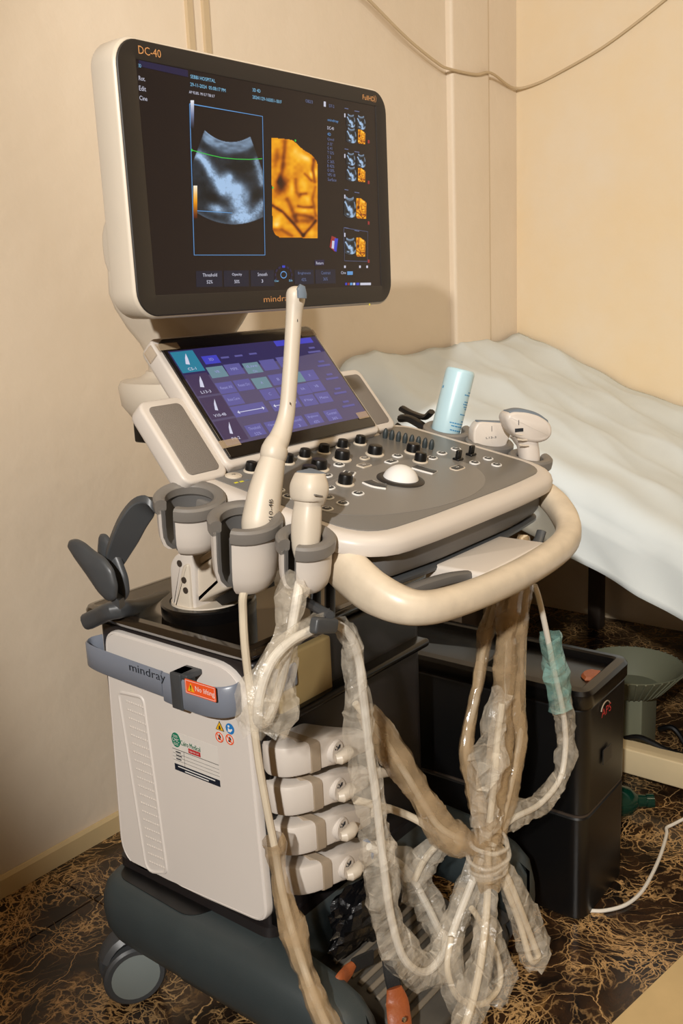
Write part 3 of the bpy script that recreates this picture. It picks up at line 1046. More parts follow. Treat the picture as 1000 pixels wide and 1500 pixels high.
# four thumbnails at the right edge: smaller copies of the two pictures
def thumb(src, u0, v0, u1, v1):
    o = bpy.data.objects.new('thumbnail_picture', src.data)
    C.objects.link(o)
    o.parent = monitor
    a = scr(u0, v1); b = scr(u1, v0)
    me = src.data
    xs = [v.co.x for v in me.vertices]; zs = [v.co.z for v in me.vertices]
    sx = (b[0] - a[0]) / (max(xs) - min(xs)); sz = (b[1] - a[1]) / (max(zs) - min(zs))
    o.scale = (sx, 1, sz)
    o.location = MF.pt((a[0] + b[0]) / 2, a[1], 0.0009) - wloc(monitor)
    return o
for k, v in enumerate((168, 224)):
    thumb(scan, 507, v, 519.5, v + 18); thumb(scan, 522, v + 2, 534.5, v + 21)
    thumb(scan, 507, v + 20, 521, v + 41); thumb(gold, 524, v + 23, 534.5, v + 42)
thumb(scan, 503.5, 288, 520, 319); thumb(gold, 521.5, 291, 536, 320)
thumb(scan, 504, 348, 520.5, 373); thumb(gold, 521.5, 348, 534.5, 376)
line_px('thumbnail_frame', [(503.5, 333.5), (538.5, 339.5), (538, 383), (504.5, 382), (503.5, 333.5)], 0.6, 'screen_dim')
for v in (161, 220.5, 280, 336):
    quad_px('thumbnail_caption', [(504.5, v - 3), (510, v - 2), (510, v - 1), (504.5, v - 2)], 'screen_dim', off=0.0008)
    quad_px('thumbnail_caption', [(519, v + 1), (526, v + 2.2), (526, v + 3.2), (519, v + 2)], 'screen_dim', off=0.0008)
    quad_px('thumbnail_marker', [(538.5, v + 44), (541, v + 44.5), (541, v + 49), (538.5, v + 49)], 'screen_red', off=0.0008)
    quad_px('thumbnail_scale', [(504, v + 5), (505.7, v + 5.3), (505.7, v + 11), (504, v + 10.6)], 'screen_text_white', off=0.0008)
# lettering on the bezel
def beztext(s, u0, v0, u1, v1, hpx, m):
    a = MF.hit(u0, v0, 0.0022); b = MF.hit(u1, v1, 0.0022); t = MF.hit(u0, v0 - hpx, 0.0022)
    text('lettering', s, MF, a, b[0] - a[0], abs(t[1] - a[1]), m, monitor, 0.0023)
beztext('DC-40', 203, 78.5, 236, 84.5, 12, 'logo_tan')
beztext('mindray', 386.5, 445.5, 428, 443, 11.5, 'logo_tan')
beztext('FullHD', 531, 145.5, 548, 149, 7, 'logo_tan')
bm = B()
for k in range(2):
    c = MF.hit(546.5 + 2 * k, 144.8, 0.0022)
    q = [(c[0] + 0.004 * math.cos(t), c[1] + 0.0055 * math.sin(t)) for t in np.linspace(-1.1, 1.1, 8)]
    q2 = [(x - 0.0008, y) for x, y in q]
    g = [[bm.verts.new(MF.pt(*p, 0.0023)) for p in ab] for ab in zip(q, q2)]
    faces_from(bm, g)
obj('lettering', bm, 'logo_tan', monitor, smooth=0, recalc=False)
bm = B(); lathe(bm, [(0.0, 0.0), (0.0016, 0.0), (0.0016, 0.0003), (0.0, 0.0003)], MF.at(*MF.hit(541, 446, 0.002), 0.002), 10)
obj('power_light', bm, 'led_yellow', monitor)
# ---------------------------------------------------------------- touch panel
TF = Frame((0.889, 0.900, 0.936), (1, 0, 0), (0, 0.635, 0.772))
TW, TH = 0.324, 0.2005
bm = B()
slab(bm, rrect(TW + 0.018, TH + 0.016, 0.012, 5, TW / 2, TH / 2 - 0.002), fil(-0.032, 0.0, 0.004, 0.01), TF.M)
touch = obj('touch_panel', bm, 'white_plastic', machine)
bm = B()
slab(bm, rrect(TW, TH, [0.004, 0.004, 0.012, 0.012], 5, TW / 2, TH / 2), fil(0.0, 0.004, 0.0012, 0.0), TF.M)
obj('glass', bm, 'glass_dark', touch)
TO = 0.0042
def thit(u, v): return TF.hit(u, v, TO)
def tquad(name, pts, m, off):
    return flat(name, TF, [thit(u, v) for u, v in pts], off, m, touch, 0.0001)
aTL, aTR, aBR, aBL = thit(247, 513), thit(463, 494.5), thit(540, 611), thit(329, 652)
aL, aR = (aTL[0] + aBL[0]) / 2, (aTR[0] + aBR[0]) / 2
aT, aB = (aTL[1] + aTR[1]) / 2, (aBL[1] + aBR[1]) / 2
flat('display', TF, [(aL, aB), (aR, aB), (aR, aT), (aL, aT)], TO, 'touch_bg', touch, 0.0001)
flat('display_header', TF, [(aL, aT - 0.048), (aR, aT - 0.03), (aR, aT), (aL, aT)], TO + 0.00015, 'touch_top', touch, 0.0001)
def tbtn(u, v, w_, h_, m, s=None, s2=None, tw=None):
    c = thit(u, v)
    flat('soft_key', TF, rect(TF, c, w_, h_), TO + 0.0003, m, touch, 0.0001)
    if s:
        k = tw or min(w_ * 0.7, 0.0046 * len(s))
        y_ = c[1] - 0.002 if not s2 else c[1] + 0.001
        text('key_text', s, TF, (c[0] - k / 2, y_), k, 0.0046, 'touch_text', touch, TO + 0.0006)
    if s2:
        k = min(w_ * 0.7, 0.0042 * len(s2))
        text('key_text', s2, TF, (c[0] - k / 2, c[1] - 0.0085), k, 0.0046, 'touch_text', touch, TO + 0.0006)
KW, KH = 0.034, 0.021
# probe tiles down the left side with a small probe icon
tile = [((272, 524), 'touch_teal', 'C5-1'), ((294, 558), 'touch_tile', 'L13-3'), ((313, 594), 'touch_tile', 'V10-4B'), ((335, 630), 'touch_tile', 'P4-2')]
for k, ((u, v), m, s) in enumerate(tile):
    c = (aL + 0.023, aT - 0.020 - k * (aT - aB - 0.002) / 4.0)
    flat('probe_key', TF, rect(TF, c, 0.042, 0.036), TO + 0.0003, m, touch, 0.0001)
    text('key_text', s, TF, (c[0] - 0.003 * len(s) + 0.004, c[1] - 0.0150), 0.005 * len(s) * 0.75, 0.0046, 'touch_icon', touch, TO + 0.0006)
    wd = 0.0034 if k in (0, 1) else 0.002
    q = [(c[0] + 0.005, c[1] + 0.0135), (c[0] - 0.001, c[1] + 0.006), (c[0] - 0.005 - wd * 0.4, c[1] - 0.004), (c[0] - 0.003 + wd, c[1] - 0.0055), (c[0] + wd, c[1] + 0.004)]
    flat('probe_icon', TF, q, TO + 0.0006, 'touch_icon', touch, 0.0001)
tbtn(309, 527, 0.030, 0.014, 'touch_bright', '3D')
for u, v in ((329, 524), (349, 521.5), (370, 518.5)):
    tbtn(u, v, 0.026, 0.012, 'touch_top'); c = thit(u, v); flat('key_text', TF, rect(TF, c, 0.016, 0.003), TO + 0.0006, 'touch_button', touch, 0.0001)
c = thit(426, 494.8)
flat('title_bar', TF, rect(TF, (c[0], aT - 0.006), 0.088, 0.010), TO + 0.0003, 'touch_bright', touch, 0.0001)
for u, v, m, s, s2 in ((318, 545, 'touch_green', 'VR', None), (343, 541, 'touch_button', 'MPR', None), (370, 539, 'touch_green', 'iLive', 'On'), (394, 534.5, 'touch_button', None, None), (418, 530, 'touch_button', None, None),
                       (331, 568, 'touch_button', 'Reset All', None), (357, 564, 'touch_button', 'Reset Ori', None), (383, 561, 'touch_green', 'A', None), (407, 556, 'touch_button', 'B', None), (433, 553, 'touch_green', None, None), (453, 550, 'touch_button', 'X', None),
                       (342, 585, 'touch_button', 'Reset Curve', None), (395, 577.5, 'touch_button', 'C', None), (419, 574, 'touch_button', None, None), (443, 570, 'touch_button', 'VA', None), (463, 566, 'touch_button', 'VB', None),
                       (452, 586.5, 'touch_button', 'Flip', None), (474, 582.5, 'touch_button', 'Menu', None),
                       (374, 630, 'touch_button', 'Threshold', '52%'), (402, 625, 'touch_button', 'Opacity', '50%'), (435, 618.5, 'touch_button', 'Smooth', '3'), (460, 613, 'touch_button', 'Brightness', '42%'), (487, 608, 'touch_button', 'Contrast', '36%')):
    tbtn(u, v, KW * 0.95, KH * 0.9, m, s, s2)
tbtn(365, 600, 0.066, KH * 0.85, 'touch_button')
tbtn(418, 592, 0.060, KH * 0.85, 'touch_button')
for (u0, v0), (u1, v1) in (((347, 604.3), (387, 598)), ((400, 595), (434, 589.5))):
    a, b = thit(u0, v0), thit(u1, v1)
    ym = (a[1] + b[1]) / 2
    flat('arrow_icon', TF, [(a[0] + 0.004, ym - 0.0005), (b[0] - 0.004, ym - 0.0005), (b[0] - 0.004, ym - 0.003), (b[0], ym), (b[0] - 0.004, ym + 0.003), (b[0] - 0.004, ym + 0.0005),
                            (a[0] + 0.004, ym + 0.0005), (a[0] + 0.004, ym + 0.003), (a[0], ym), (a[0] + 0.004, ym - 0.003)], TO + 0.0006, 'touch_icon', touch, 0.0001)
for u, v in ((461, 517), (475, 537), (487, 556), (499, 577), (511, 596)):
    c = thit(u, v)
    flat('key_text', TF, rect(TF, (c[0], c[1] + 0.002), 0.030, 0.0034), TO + 0.0006, 'touch_button', touch, 0.0001)
    flat('key_text', TF, rect(TF, (c[0], c[1] + 0.010), 0.014, 0.0034), TO + 0.0006, 'touch_button', touch, 0.0001)
# clear tape on the corners
for a, b_, w_, h_ in ((0.010, TH - 0.014, 0.040, 0.011), (0.012, 0.022, 0.036, 0.012), (TW - 0.018, 0.022, 0.026, 0.012), (TW - 0.018, TH - 0.014, 0.036, 0.011)):
    flat('tape', TF, rect(TF, (a, b_), w_, h_), TO + 0.001, 'tape', touch, 0.0002)
bm = B()
rbox(bm, (-0.012, TH - 0.022, -0.02), (-0.0085, TH - 0.004, -0.002), 0.0008, M=TF.M)
obj('tape', bm, 'tape', touch)
# speaker wings
def wing(a0, a1, b0, b1, c):
    bm = B()
    slab(bm, rrect(a1 - a0, b1 - b0, 0.014, 5, (a0 + a1) / 2, (b0 + b1) / 2), fil(c - 0.030, c, 0.004, 0.008), TF.M)
    o = obj('speaker', bm, 'white_plastic', machine)
    bm = B()
    i_ = 0.011
    slab(bm, rrect(a1 - a0 - 2 * i_, b1 - b0 - 2 * i_, 0.008, 5, (a0 + a1) / 2, (b0 + b1) / 2), fil(c - 0.002, c + 0.0012, 0.001, 0.0), TF.M)
    obj('speaker_grille', bm, 'speaker_grille', o)
wq = [TF.hit(u, v, -0.006) for u, v in ((197, 591), (268, 577), (258, 714))]
wing(wq[0][0] + 0.004, -0.006, wq[2][1], (wq[0][1] + wq[1][1]) / 2, -0.006)
wq = [TF.hit(u, v, -0.010) for u, v in ((523, 541), (579, 622))]
wing(0.320, (wq[0][0] + wq[1][0]) / 2 + 0.004, wq[1][1] - 0.004, wq[0][1] + 0.002, -0.010)

# ---------------------------------------------------------------- console
CF = Frame((0, 0.66, 0.870), (1, 0, 0), (0, 1, 0.196))
grey = round_poly([(0.857, -0.004), (0.98, -0.010), (1.20, -0.010), (1.320, -0.002), (1.320, 0.272), (0.857, 0.272)], [0.062, 0.04, 0.04, 0.05, 0.035, 0.03], 7)
rim = offset_poly(grey, -0.025)
bm = B()
slab(bm, rim, [(0.045, -0.032), (0.02, -0.028), (0.004, -0.0245), (0.001, -0.023), (0.0, -0.020), (0.0, -0.010), (0.002, -0.006), (0.007, -0.0015), (0.014, 0.0), (0.022, -0.0005)], CF.M)
console = obj('console', bm, 'white_plastic', machine)
bm = B()
slab(bm, grey, [(0.0, -0.004), (0.0, 0.0006), (0.0012, 0.0014)], CF.M)
obj('control_plate', bm, 'console_grey', console)
inl = []
c0 = CF.hit(600, 700)
for t in range(48):
    a = 2 * math.pi * t / 48
    ra = 0.152 if math.cos(a) > 0 else 0.20
    inl.append((1.075 + ra * math.cos(a), 0.095 + (0.098 if math.sin(a) < 0 else 0.06) * math.sin(a)))
bm = B()
slab(bm, inl, [(0.0, 0.001), (0.0, 0.0018)], CF.M)
obj('palm_inlay', bm, 'console_inlay', console)
bm = B()
rbox(bm, (0.93, 0.90, 0.845), (1.25, 1.06, 0.925), 0.02)
obj('console_back', bm, 'white_plastic', machine)
bm = B()
rbox(bm, (0.0, -0.012, -0.07), (TW, 0.09, -0.028), 0.006, M=TF.M)
obj('touch_support', bm, 'white_plastic', machine)
# dark keyboard drawer under the front edge
dro = round_poly([(0.884, -0.014), (1.0, -0.023), (1.20, -0.023), (1.312, -0.012), (1.312, 0.20), (0.884, 0.20)], [0.03, 0.03, 0.03, 0.03, 0.01, 0.01], 5)
bm = B()
slab(bm, dro, [(0.012, -0.066), (0.004, -0.062), (0.0, -0.054), (0.0, -0.024)], CF.M)
drawer = obj('keyboard_drawer', bm, 'liner_grey', machine)
bm = B()
slab(bm, offset_poly(dro, 0.006), [(0.008, -0.084), (0.0, -0.079), (-0.006, -0.074), (-0.006, -0.070), (0.0, -0.067)], CF.M)
obj('drawer_lip', bm, 'dark_grey', drawer)
# cover for the sockets in the rim
bm = B()
u0 = CF.hit(511, 788, -0.018); u1 = CF.hit(555, 789, -0.018)
rbox(bm, (-0.021, -0.004, -0.0205), (0.021, 0.004, -0.0085), 0.0025, M=CF.at(0.8725, -0.0015) @ Matrix.Rotation(math.radians(-38), 4, 'Z'))
obj('socket_cover', bm, 'white_plastic', console)

def knob(u, v, r, h, ridge=False):
    a, b_ = CF.hit(u, v, 0.002)
    bm = B()
    lathe(bm, [(0.0, 0.001), (r * 1.28, 0.001), (r * 1.28, 0.0028), (r * 1.15, 0.0038), (0.0, 0.0038)], CF.at(a, b_), 20)
    obj('knob_ring', bm, 'cream_plastic', console)
    bm = B()
    lathe(bm, [(0.0, 0.003), (r, 0.003), (r * 0.97, h * 0.75), (r * 0.86, h * 0.97), (r * 0.7, h), (0.0, h)], CF.at(a, b_), 14)
    obj('knob', bm, 'black_plastic', console, smooth=30)
for u, v in ((367.5, 690), (421, 678), (446, 670), (474, 663), (501, 656), (527, 650)):
    knob(u, v, 0.0082, 0.0155)
for u, v, r in ((500.5, 673, 0.0112), (548.5, 665.5, 0.0112), (466.5, 687, 0.0118), (452, 697, 0.0112), (505, 709, 0.0100), (604.5, 662.5, 0.0108), (615, 676, 0.0092)):
    knob(u, v, r, 0.0165)
for k in range(8):
    u = 563.5 + (631 - 563.5) * k / 7; v = 641 + (657.5 - 641) * k / 7
    a, b_ = CF.hit(u, v, 0.002)
    bm = B()
    lathe(bm, [(0.0, 0.001), (0.0036, 0.001), (0.0042, 0.006), (0.0040, 0.011), (0.0027, 0.0155), (0.0011, 0.0175), (0.0, 0.0178)], CF.at(a, b_), 12)
    obj('slider_cap', bm, 'base_slate', console)
for u, v in ((670.5, 673), (689.5, 666)):
    a, b_ = CF.hit(u, v, 0.002)
    bm = B()
    rbox(bm, (-0.008, -0.006, 0.001), (0.008, 0.006, 0.005), 0.002, M=CF.at(a, b_))
    rbox(bm, (-0.0055, -0.003, 0.004), (0.0055, 0.003, 0.017), 0.002, M=CF.at(a, b_))
    obj('toggle_lever', bm, 'black_plastic', console)
def button(u, v, w_, h_, r, rot=0.0, glyph=True, m=('ink_white', 'dark_grey', 'ink_white')):
    a, b_ = CF.hit(u, v, 0.002)
    Mx = CF.at(a, b_) @ Matrix.Rotation(math.radians(rot), 4, 'Z')
    bm = B()
    slab(bm, rrect(w_, h_, r, 5), [(0, 0.001), (0, 0.0028), (0.0008, 0.0034), (0.0022, 0.0030)], Mx, 0)
    slab(bm, rrect(w_ - 0.0048, h_ - 0.0048, max(r - 0.0024, 0.0008), 5), [(0, 0.0024), (0, 0.0036), (0.0006, 0.0040)], Mx, 1)
    if glyph:
        for x0, y0, x1, y1 in ((-0.0028, 0.0, 0.0004, 0.0012), (0.0004, -0.0012, 0.0028, 0.0006)):
            slab(bm, [(x0, y0), (x1, y0), (x1, y1), (x0, y1)], [(0, 0.0039), (0, 0.0042)], Mx, 2)
    return obj('button', bm, list(m), console)
for u, v in ((496.5, 681), (478.5, 696.6), (482, 714.6), (480, 729), (478.5, 745.5), (501.6, 737.4), (524.4, 723), (423, 727.5), (408, 718), (582, 668), (633, 671), (647, 664), (667.5, 658), (695, 678), (714.6, 672), (727, 681)):
    button(u, v, 0.0172, 0.0150, 0.0068)
button(342, 697, 0.024, 0.020, 0.0098, m=('cream_plastic', 'cream_plastic', 'ink_dark'))
button(534, 671.4, 0.0172, 0.0130, 0.006, m=('cream_plastic', 'grey_plastic', 'ink_white'))
button(533, 682, 0.022, 0.015, 0.003, 0, m=('cream_plastic', 'grey_plastic', 'ink_white'))
button(511, 693.6, 0.016, 0.018, 0.002, 25)
button(573, 676.5, 0.022, 0.0135, 0.003, 0)
button(669.6, 686, 0.028, 0.016, 0.006, 0, m=('cream_plastic', 'dark_grey', 'ink_white'))
def bean(pts, w_):
    P = [Vector(CF.hit(u, v, 0.002)) for u, v in pts]
    S = spline([(p.x, p.y, 0) for p in P], 5)
    def outl(hw):
        l_, r_ = [], []
        for i, p in enumerate(S):
            a = S[max(0, i - 1)]; b_ = S[min(len(S) - 1, i + 1)]
            d = Vector((b_ - a)[:2]).normalized(); n_ = Vector((-d.y, d.x)) * hw
            l_.append((p[0] + n_.x, p[1] + n_.y)); r_.append((p[0] - n_.x, p[1] - n_.y))
        return r_ + l_[::-1]
    o1, o2 = round_poly(outl(w_), w_ * 0.6, 3), round_poly(outl(w_ - 0.0026), w_ * 0.5, 3)
    bm = B()
    slab(bm, o1, [(0, 0.001), (0, 0.003), (0.0008, 0.0036)], CF.M, 0)
    slab(bm, o2, [(0, 0.003), (0, 0.0040), (0.0006, 0.0043)], CF.M, 1)
    obj('button', bm, ['ink_white', 'dark_grey'], console)
bean([(537.5, 706), (550, 711), (566, 713.5)], 0.0108)
bean([(607, 684.5), (620, 688.5), (637, 693)], 0.0100)
# trackball in its dark ring
a, b_ = CF.hit(586.5, 702.5, 0.002)
bm = B()
lathe(bm, [(0.020, 0.001), (0.0335, 0.001), (0.0335, 0.003), (0.031, 0.0045), (0.025, 0.0052), (0.0225, 0.004), (0.020, 0.002)], CF.at(a, b_), 36, closed_prof=True)
obj('trackball_ring', bm, 'bezel', console)
bm = B()
R_, zc = 0.0262, -0.0035
lathe(bm, [(R_ * math.sin(t), zc + R_ * math.cos(t)) for t in np.linspace(0, 1.45, 10)] , CF.at(a, b_), 32)
obj('trackball', bm, 'ink_white', console)
# lights beside the power button
for k, (u, v) in enumerate(((346, 706.5), (354, 704.8), (362, 703), (370, 701.3))):
    c = CF.hit(u, v, 0.002)
    flat('status_light', CF, rect(CF, c, 0.006, 0.003), 0.0014, 'led_yellow' if k < 2 else 'probe_grey', console, 0.0004)

# ---------------------------------------------------------------- front handle
hp = [(0.868, 0.725, 0.842, 0.030, 0.55), (0.855, 0.682, 0.826, 0.030, 0.6), (0.848, 0.635, 0.806, 0.025, 0.8), (0.866, 0.592, 0.792, 0.020, 1.0), (0.935, 0.574, 0.786, 0.0185, 1.0), (1.06, 0.565, 0.785, 0.0185, 1.0),
      (1.19, 0.572, 0.788, 0.0185, 1.0), (1.258, 0.592, 0.798, 0.0185, 1.0), (1.304, 0.632, 0.818, 0.019, 1.0), (1.322, 0.680, 0.842, 0.017, 1.0), (1.322, 0.722, 0.860, 0.015, 1.0)]
sp_ = spline(hp, 7)
bm = B()
tube(bm, [p[:3] for p in sp_], [p[3] for p in sp_], 18, up=(0, 0, 1), aspect=[p[4] for p in sp_], power=0.8)
obj('front_handle', bm, 'handle_cream', machine, smooth=60)
# bracket with release lever behind the handle
bm = B()
rbox(bm, (1.000, 0.580, 0.762), (1.172, 0.672, 0.799), 0.006)
br = obj('handle_bracket', bm, 'white_plastic', machine)
bm = B()
tube(bm, spline([(0.876, 0.616, 0.803), (0.92, 0.612, 0.802), (0.965, 0.609, 0.798), (1.01, 0.607, 0.790)], 5), 0.0072, 12, up=(0, 0, 1), aspect=1.15, power=0.7)
obj('release_lever', bm, 'liner_grey', br)
# grey hook at the right end of the bracket
bm = B()
tube(bm, spline([tuple(px(u, v, y=0.60)) for u, v in ((770, 806), (783, 800), (789, 790), (793, 778))], 5), [0.006] * 5 + [0.0055] * 5 + [0.005] * 6, 10, aspect=1.4)
obj('hook', bm, 'dark_grey', br)

# ---------------------------------------------------------------- probe holders
def cup(cx, cy, zr, R_, H_, ang, gap=27, closed=False):
    """C-shaped holder: white shell, grey liner, thick grey rim; the slot opens towards ang (degrees)"""
    a0 = math.radians(ang + gap); a1 = math.radians(ang - gap + 360)
    sg = 1 if ang > 90 else -1
    Mx = Matrix.Translation((cx, cy, zr)) @ Matrix.Rotation(math.radians(12), 4, 'X') @ Matrix.Rotation(math.radians(-8 if sg > 0 else -3), 4, 'Y')
    t = 0.0035
    outer = [(R_, -0.012), (R_ * 0.995, -H_ * 0.5), (R_ * 0.97, -H_ * 0.72), (R_ * 0.89, -H_ * 0.88), (R_ * 0.74, -H_ * 0.97), (R_ * 0.5, -H_)]
    inner = [(r - t if r > R_ * 0.6 else r - t * 0.4, z + (t if z < -H_ * 0.8 else 0)) for r, z in outer[::-1]]
    bm = B()
    lathe(bm, outer + inner, Mx, 36, 0, a0 - 0.10, a1 + 0.10, closed_prof=True)
    o = obj('probe_holder', bm, 'white_plastic', machine)
    bm = B()
    o2 = [(r - t * 1.02, z + 0.001) for r, z in outer]
    i2 = [(r - 0.0035, z + (0.003 if z < -H_ * 0.8 else 0)) for r, z in o2[::-1]]
    lathe(bm, o2 + i2, Mx, 36, 0, a0 - 0.22, a1 + 0.22, closed_prof=True)
    obj('liner', bm, 'liner_grey', o)
    bm = B()
    rp = [(R_ - 0.011, -0.002), (R_ - 0.009, 0.0005), (R_ - 0.004, 0.0022), (R_ + 0.001, 0.0018), (R_ + 0.0038, -0.001), (R_ + 0.0042, -0.006), (R_ + 0.0036, -0.014), (R_ + 0.001, -0.017), (R_ - 0.006, -0.017), (R_ - 0.0105, -0.012)]
    lathe(bm, rp, Mx, 40, 0, a0 - 0.10, a1 + 0.10, closed_prof=True)
    obj('holder_rim', bm, 'grey_plastic', o)
    return o
cup(0.795, 0.880, 0.908, 0.041, 0.070, 180)
cup(0.795, 0.786, 0.892, 0.041, 0.092, 180)
cup(0.807, 0.703, 0.876, 0.031, 0.066, 180)
cup(1.385, 0.873, 0.911, 0.039, 0.070, 0)
cup(1.383, 0.792, 0.894, 0.036, 0.070, 0)
cup(1.380, 0.716, 0.875, 0.032, 0.066, 0)
for x0, x1, s in ((0.826, 0.858, -1), (1.33, 1.36, 1)):
    bm = B()
    rbox(bm, (x0, 0.03, -0.042), (x1, 0.245, -0.02), 0.004, M=CF.M)
    obj('holder_rail', bm, 'grey_plastic', machine)

# ---------------------------------------------------------------- cable saddle on each side
def saddle(mirror):
    def Q(u, v, x):
        p = px(u, v, x=x)
        return p
    def place(p):
        if not mirror: return p
        return Vector((1.087 * 2 - p.x - 0.02, p.y + 0.01, p.z + 0.015))
    m = 'dark_grey' if not mirror else 'black_plastic'
    # arm: a bent flat strip
    pts = [(*px(u, v, x=x), w_) for u, v, x, w_ in ((250, 745, 0.800, 0.022), (232, 738, 0.795, 0.024), (213, 742, 0.785, 0.027), (197, 760, 0.776, 0.029), (183, 787, 0.770, 0.028), (170, 815, 0.767, 0.022), (166, 830, 0.766, 0.016))]
    S = spline(pts, 6)
    bm = B()
    fr = frames([p[:3] for p in S], up=(-0.55, 0.8, 0.15))
    rings = []
    for (p, t, a, b_), q in zip(fr, S):
        w_ = q[3] * 0.62
        side = Vector((0.80, -0.55, 0.0)) * 1.0
        nn = t.cross(side).normalized()
        side = nn.cross(t).normalized()
        th = 0.0055
        rings.append([place(p + side * (sx * w_) + nn * (sy * th)) for sx, sy in ((-1, -1), (-0.9, -1.25), (0.9, -1.25), (1, -1), (1, 1), (0.9, 1.25), (-0.9, 1.25), (-1, 1))])
    loft(bm, rings)
    o = obj('cable_saddle', bm, m, machine)
    # two petal flaps with a trough between them
    A = [(101, 797), (104, 790), (113, 789), (124, 794), (138, 806), (155, 817), (167, 834), (173, 858), (171, 878), (162, 881), (149, 868), (130, 840), (112, 815)]
    Bq = [(148, 781), (156, 782), (166, 795), (178, 818), (188, 845), (190.5, 868), (184, 880), (173, 883), (165, 870), (158, 850), (150, 830), (146, 805)]
    def petal(poly, x, x2, bulge, name):
        c = sum((Q(u, v, x) for u, v in poly), Vector()) / len(poly)
        ctr = (sum(u for u, v in poly) / len(poly), sum(v for u, v in poly) / len(poly))
        P = round_poly([(u, v) for u, v in poly], 6, 3)
        prof = [(0.0, 0.0), (0.0, 0.35), (0.06, 0.75), (0.2, 1.0), (0.5, 1.35), (0.8, 1.55)]
        bm = B()
        rings = []
        for sh, k in [(0.12, -0.1)] + prof:
            r_ = []
            for u, v in P:
                uu = u + (ctr[0] - u) * sh; vv = v + (ctr[1] - v) * sh
                p = Q(uu, vv, x)
                r_.append(place(p + Vector((-1, -0.1, 0.0)) * (bulge * k)))
            rings.append(r_)
        loft(bm, rings)
        return obj(name, bm, m, o, smooth=60)
    petal(Bq, 0.768, 0, 0.008, 'saddle_flap')
    petal(A, 0.738, 0, 0.008, 'saddle_flap')
    bm = B()
    low = [(126, 815), (140, 835), (152, 852), (163, 868), (174, 878)]
    rings = []
    for u, v in low:
        a = Q(u, v + 2, 0.738); b_ = Q(u + 8, v - 4, 0.764)
        rings.append([place(a), place(b_), place(b_ + Vector((0, 0, -0.012))), place(a + Vector((0, 0, -0.012)))])
    loft(bm, rings)
    obj('saddle_trough', bm, m, o)
saddle(False)
# the right-hand saddle seen edge-on past the gel bottle
bm = B()
tube(bm, spline([tuple(px(u, v, x=1.42)) for u, v in ((588, 598), (603, 606), (622, 611), (632, 603))], 5), 0.0055, 8, aspect=1.8)
o = obj('cable_saddle', bm, 'black_plastic', machine)
bm = B()
tube(bm, spline([tuple(px(u, v, x=1.40)) for u, v in ((586, 613), (598, 613), (612, 620), (624, 628))], 5), 0.007, 8, aspect=1.4)
obj('saddle_flap', bm, 'black_plastic', o)
bm = B()
tube(bm, [tuple(px(u, v, x=1.37)) for u, v in ((580, 624), (586, 628), (600, 634))], 0.007, 8)
obj('saddle_flap', bm, 'black_plastic', o)
# ---------------------------------------------------------------- cabinet
PF = Frame((0.860, 0, 0), (0, -1, 0), (0, 0, 1))           # the white side panel, normal towards the viewer's left
bm = B()
slab(bm, round_poly([(0.868, 0.862), (1.272, 0.862), (1.272, 1.19), (0.868, 1.19)], [0.012, 0.02, 0.02, 0.012]), fil(0.235, 0.664, 0.006))
cab = obj('cabinet', bm, 'cabinet_dark', machine)
pan = round_poly([(-1.186, 0.250), (-0.858, 0.268), (-0.872, 0.656), (-1.170, 0.660)], [0.055, 0.032, 0.06, 0.035], 8)
bm = B()
slab(bm, pan, [(0.0, -0.012), (0.0, -0.004), (0.0012, -0.001), (0.004, 0.0), (0.0048, -0.0012), (0.0056, 0.0)], PF.M)
panel = obj('side_panel', bm, 'panel_white', machine)
bm = B()
slab(bm, [(-x + 0.035, y) for x, y in pan], [(0.0, -0.012), (0.0, -0.004), (0.003, 0.0)], Matrix.Translation((1.285, 0, 0)) @ Matrix(((0, 0, 1, 0), (1, 0, 0, 0), (0, 1, 0, 0), (0, 0, 0, 1))))
obj('side_panel', bm, 'panel_white', machine)
# recessed grip field: a raised rounded border, a tray and rows of little pips
fq = [PF.hit(u, v) for u, v in ((214, 1280), (247, 1281), (211, 1019), (171, 1010))]
fo = round_poly(fq, [0.03, 0.012, 0.014, 0.014], 6)
if area2(fo) < 0: fo = fo[::-1]
bm = B()
r_in = offset_poly(fo, 0.006)
rings = [[PF.pt(x, y, c) for x, y in pts] for pts, c in ((fo, -0.0005), (offset_poly(fo, 0.0015), 0.0016), (offset_poly(fo, 0.0035), 0.0020), (offset_poly(fo, 0.0055), 0.0006), (offset_poly(fo, 0.0075), 0.0003))]
loft(bm, rings, cap=False)
obj('grip_border', bm, 'panel_white', panel)
bm = B()
slab(bm, offset_poly(fo, 0.007), [(0, 0.0001), (0, 0.0004)], PF.M)
obj('grip_tray', bm, 'panel_white', panel)
bm = B()
for i in range(20):
    t = i / 19
    l = Vector((186 + 34 * t, 1027 + 235 * t)); r_ = Vector((209 + 34 * t, 1036 + 236 * t))
    for j in range(8):
        s = j / 7
        c = PF.hit(*(l + (r_ - l) * s))
        lathe(bm, [(0.0020, 0.0003), (0.0018, 0.0010), (0.0009, 0.0015), (0.0, 0.0016)], PF.at(*c), 6)
tag(obj('grip_pips', bm, 'white_plastic', panel), kind='stuff')

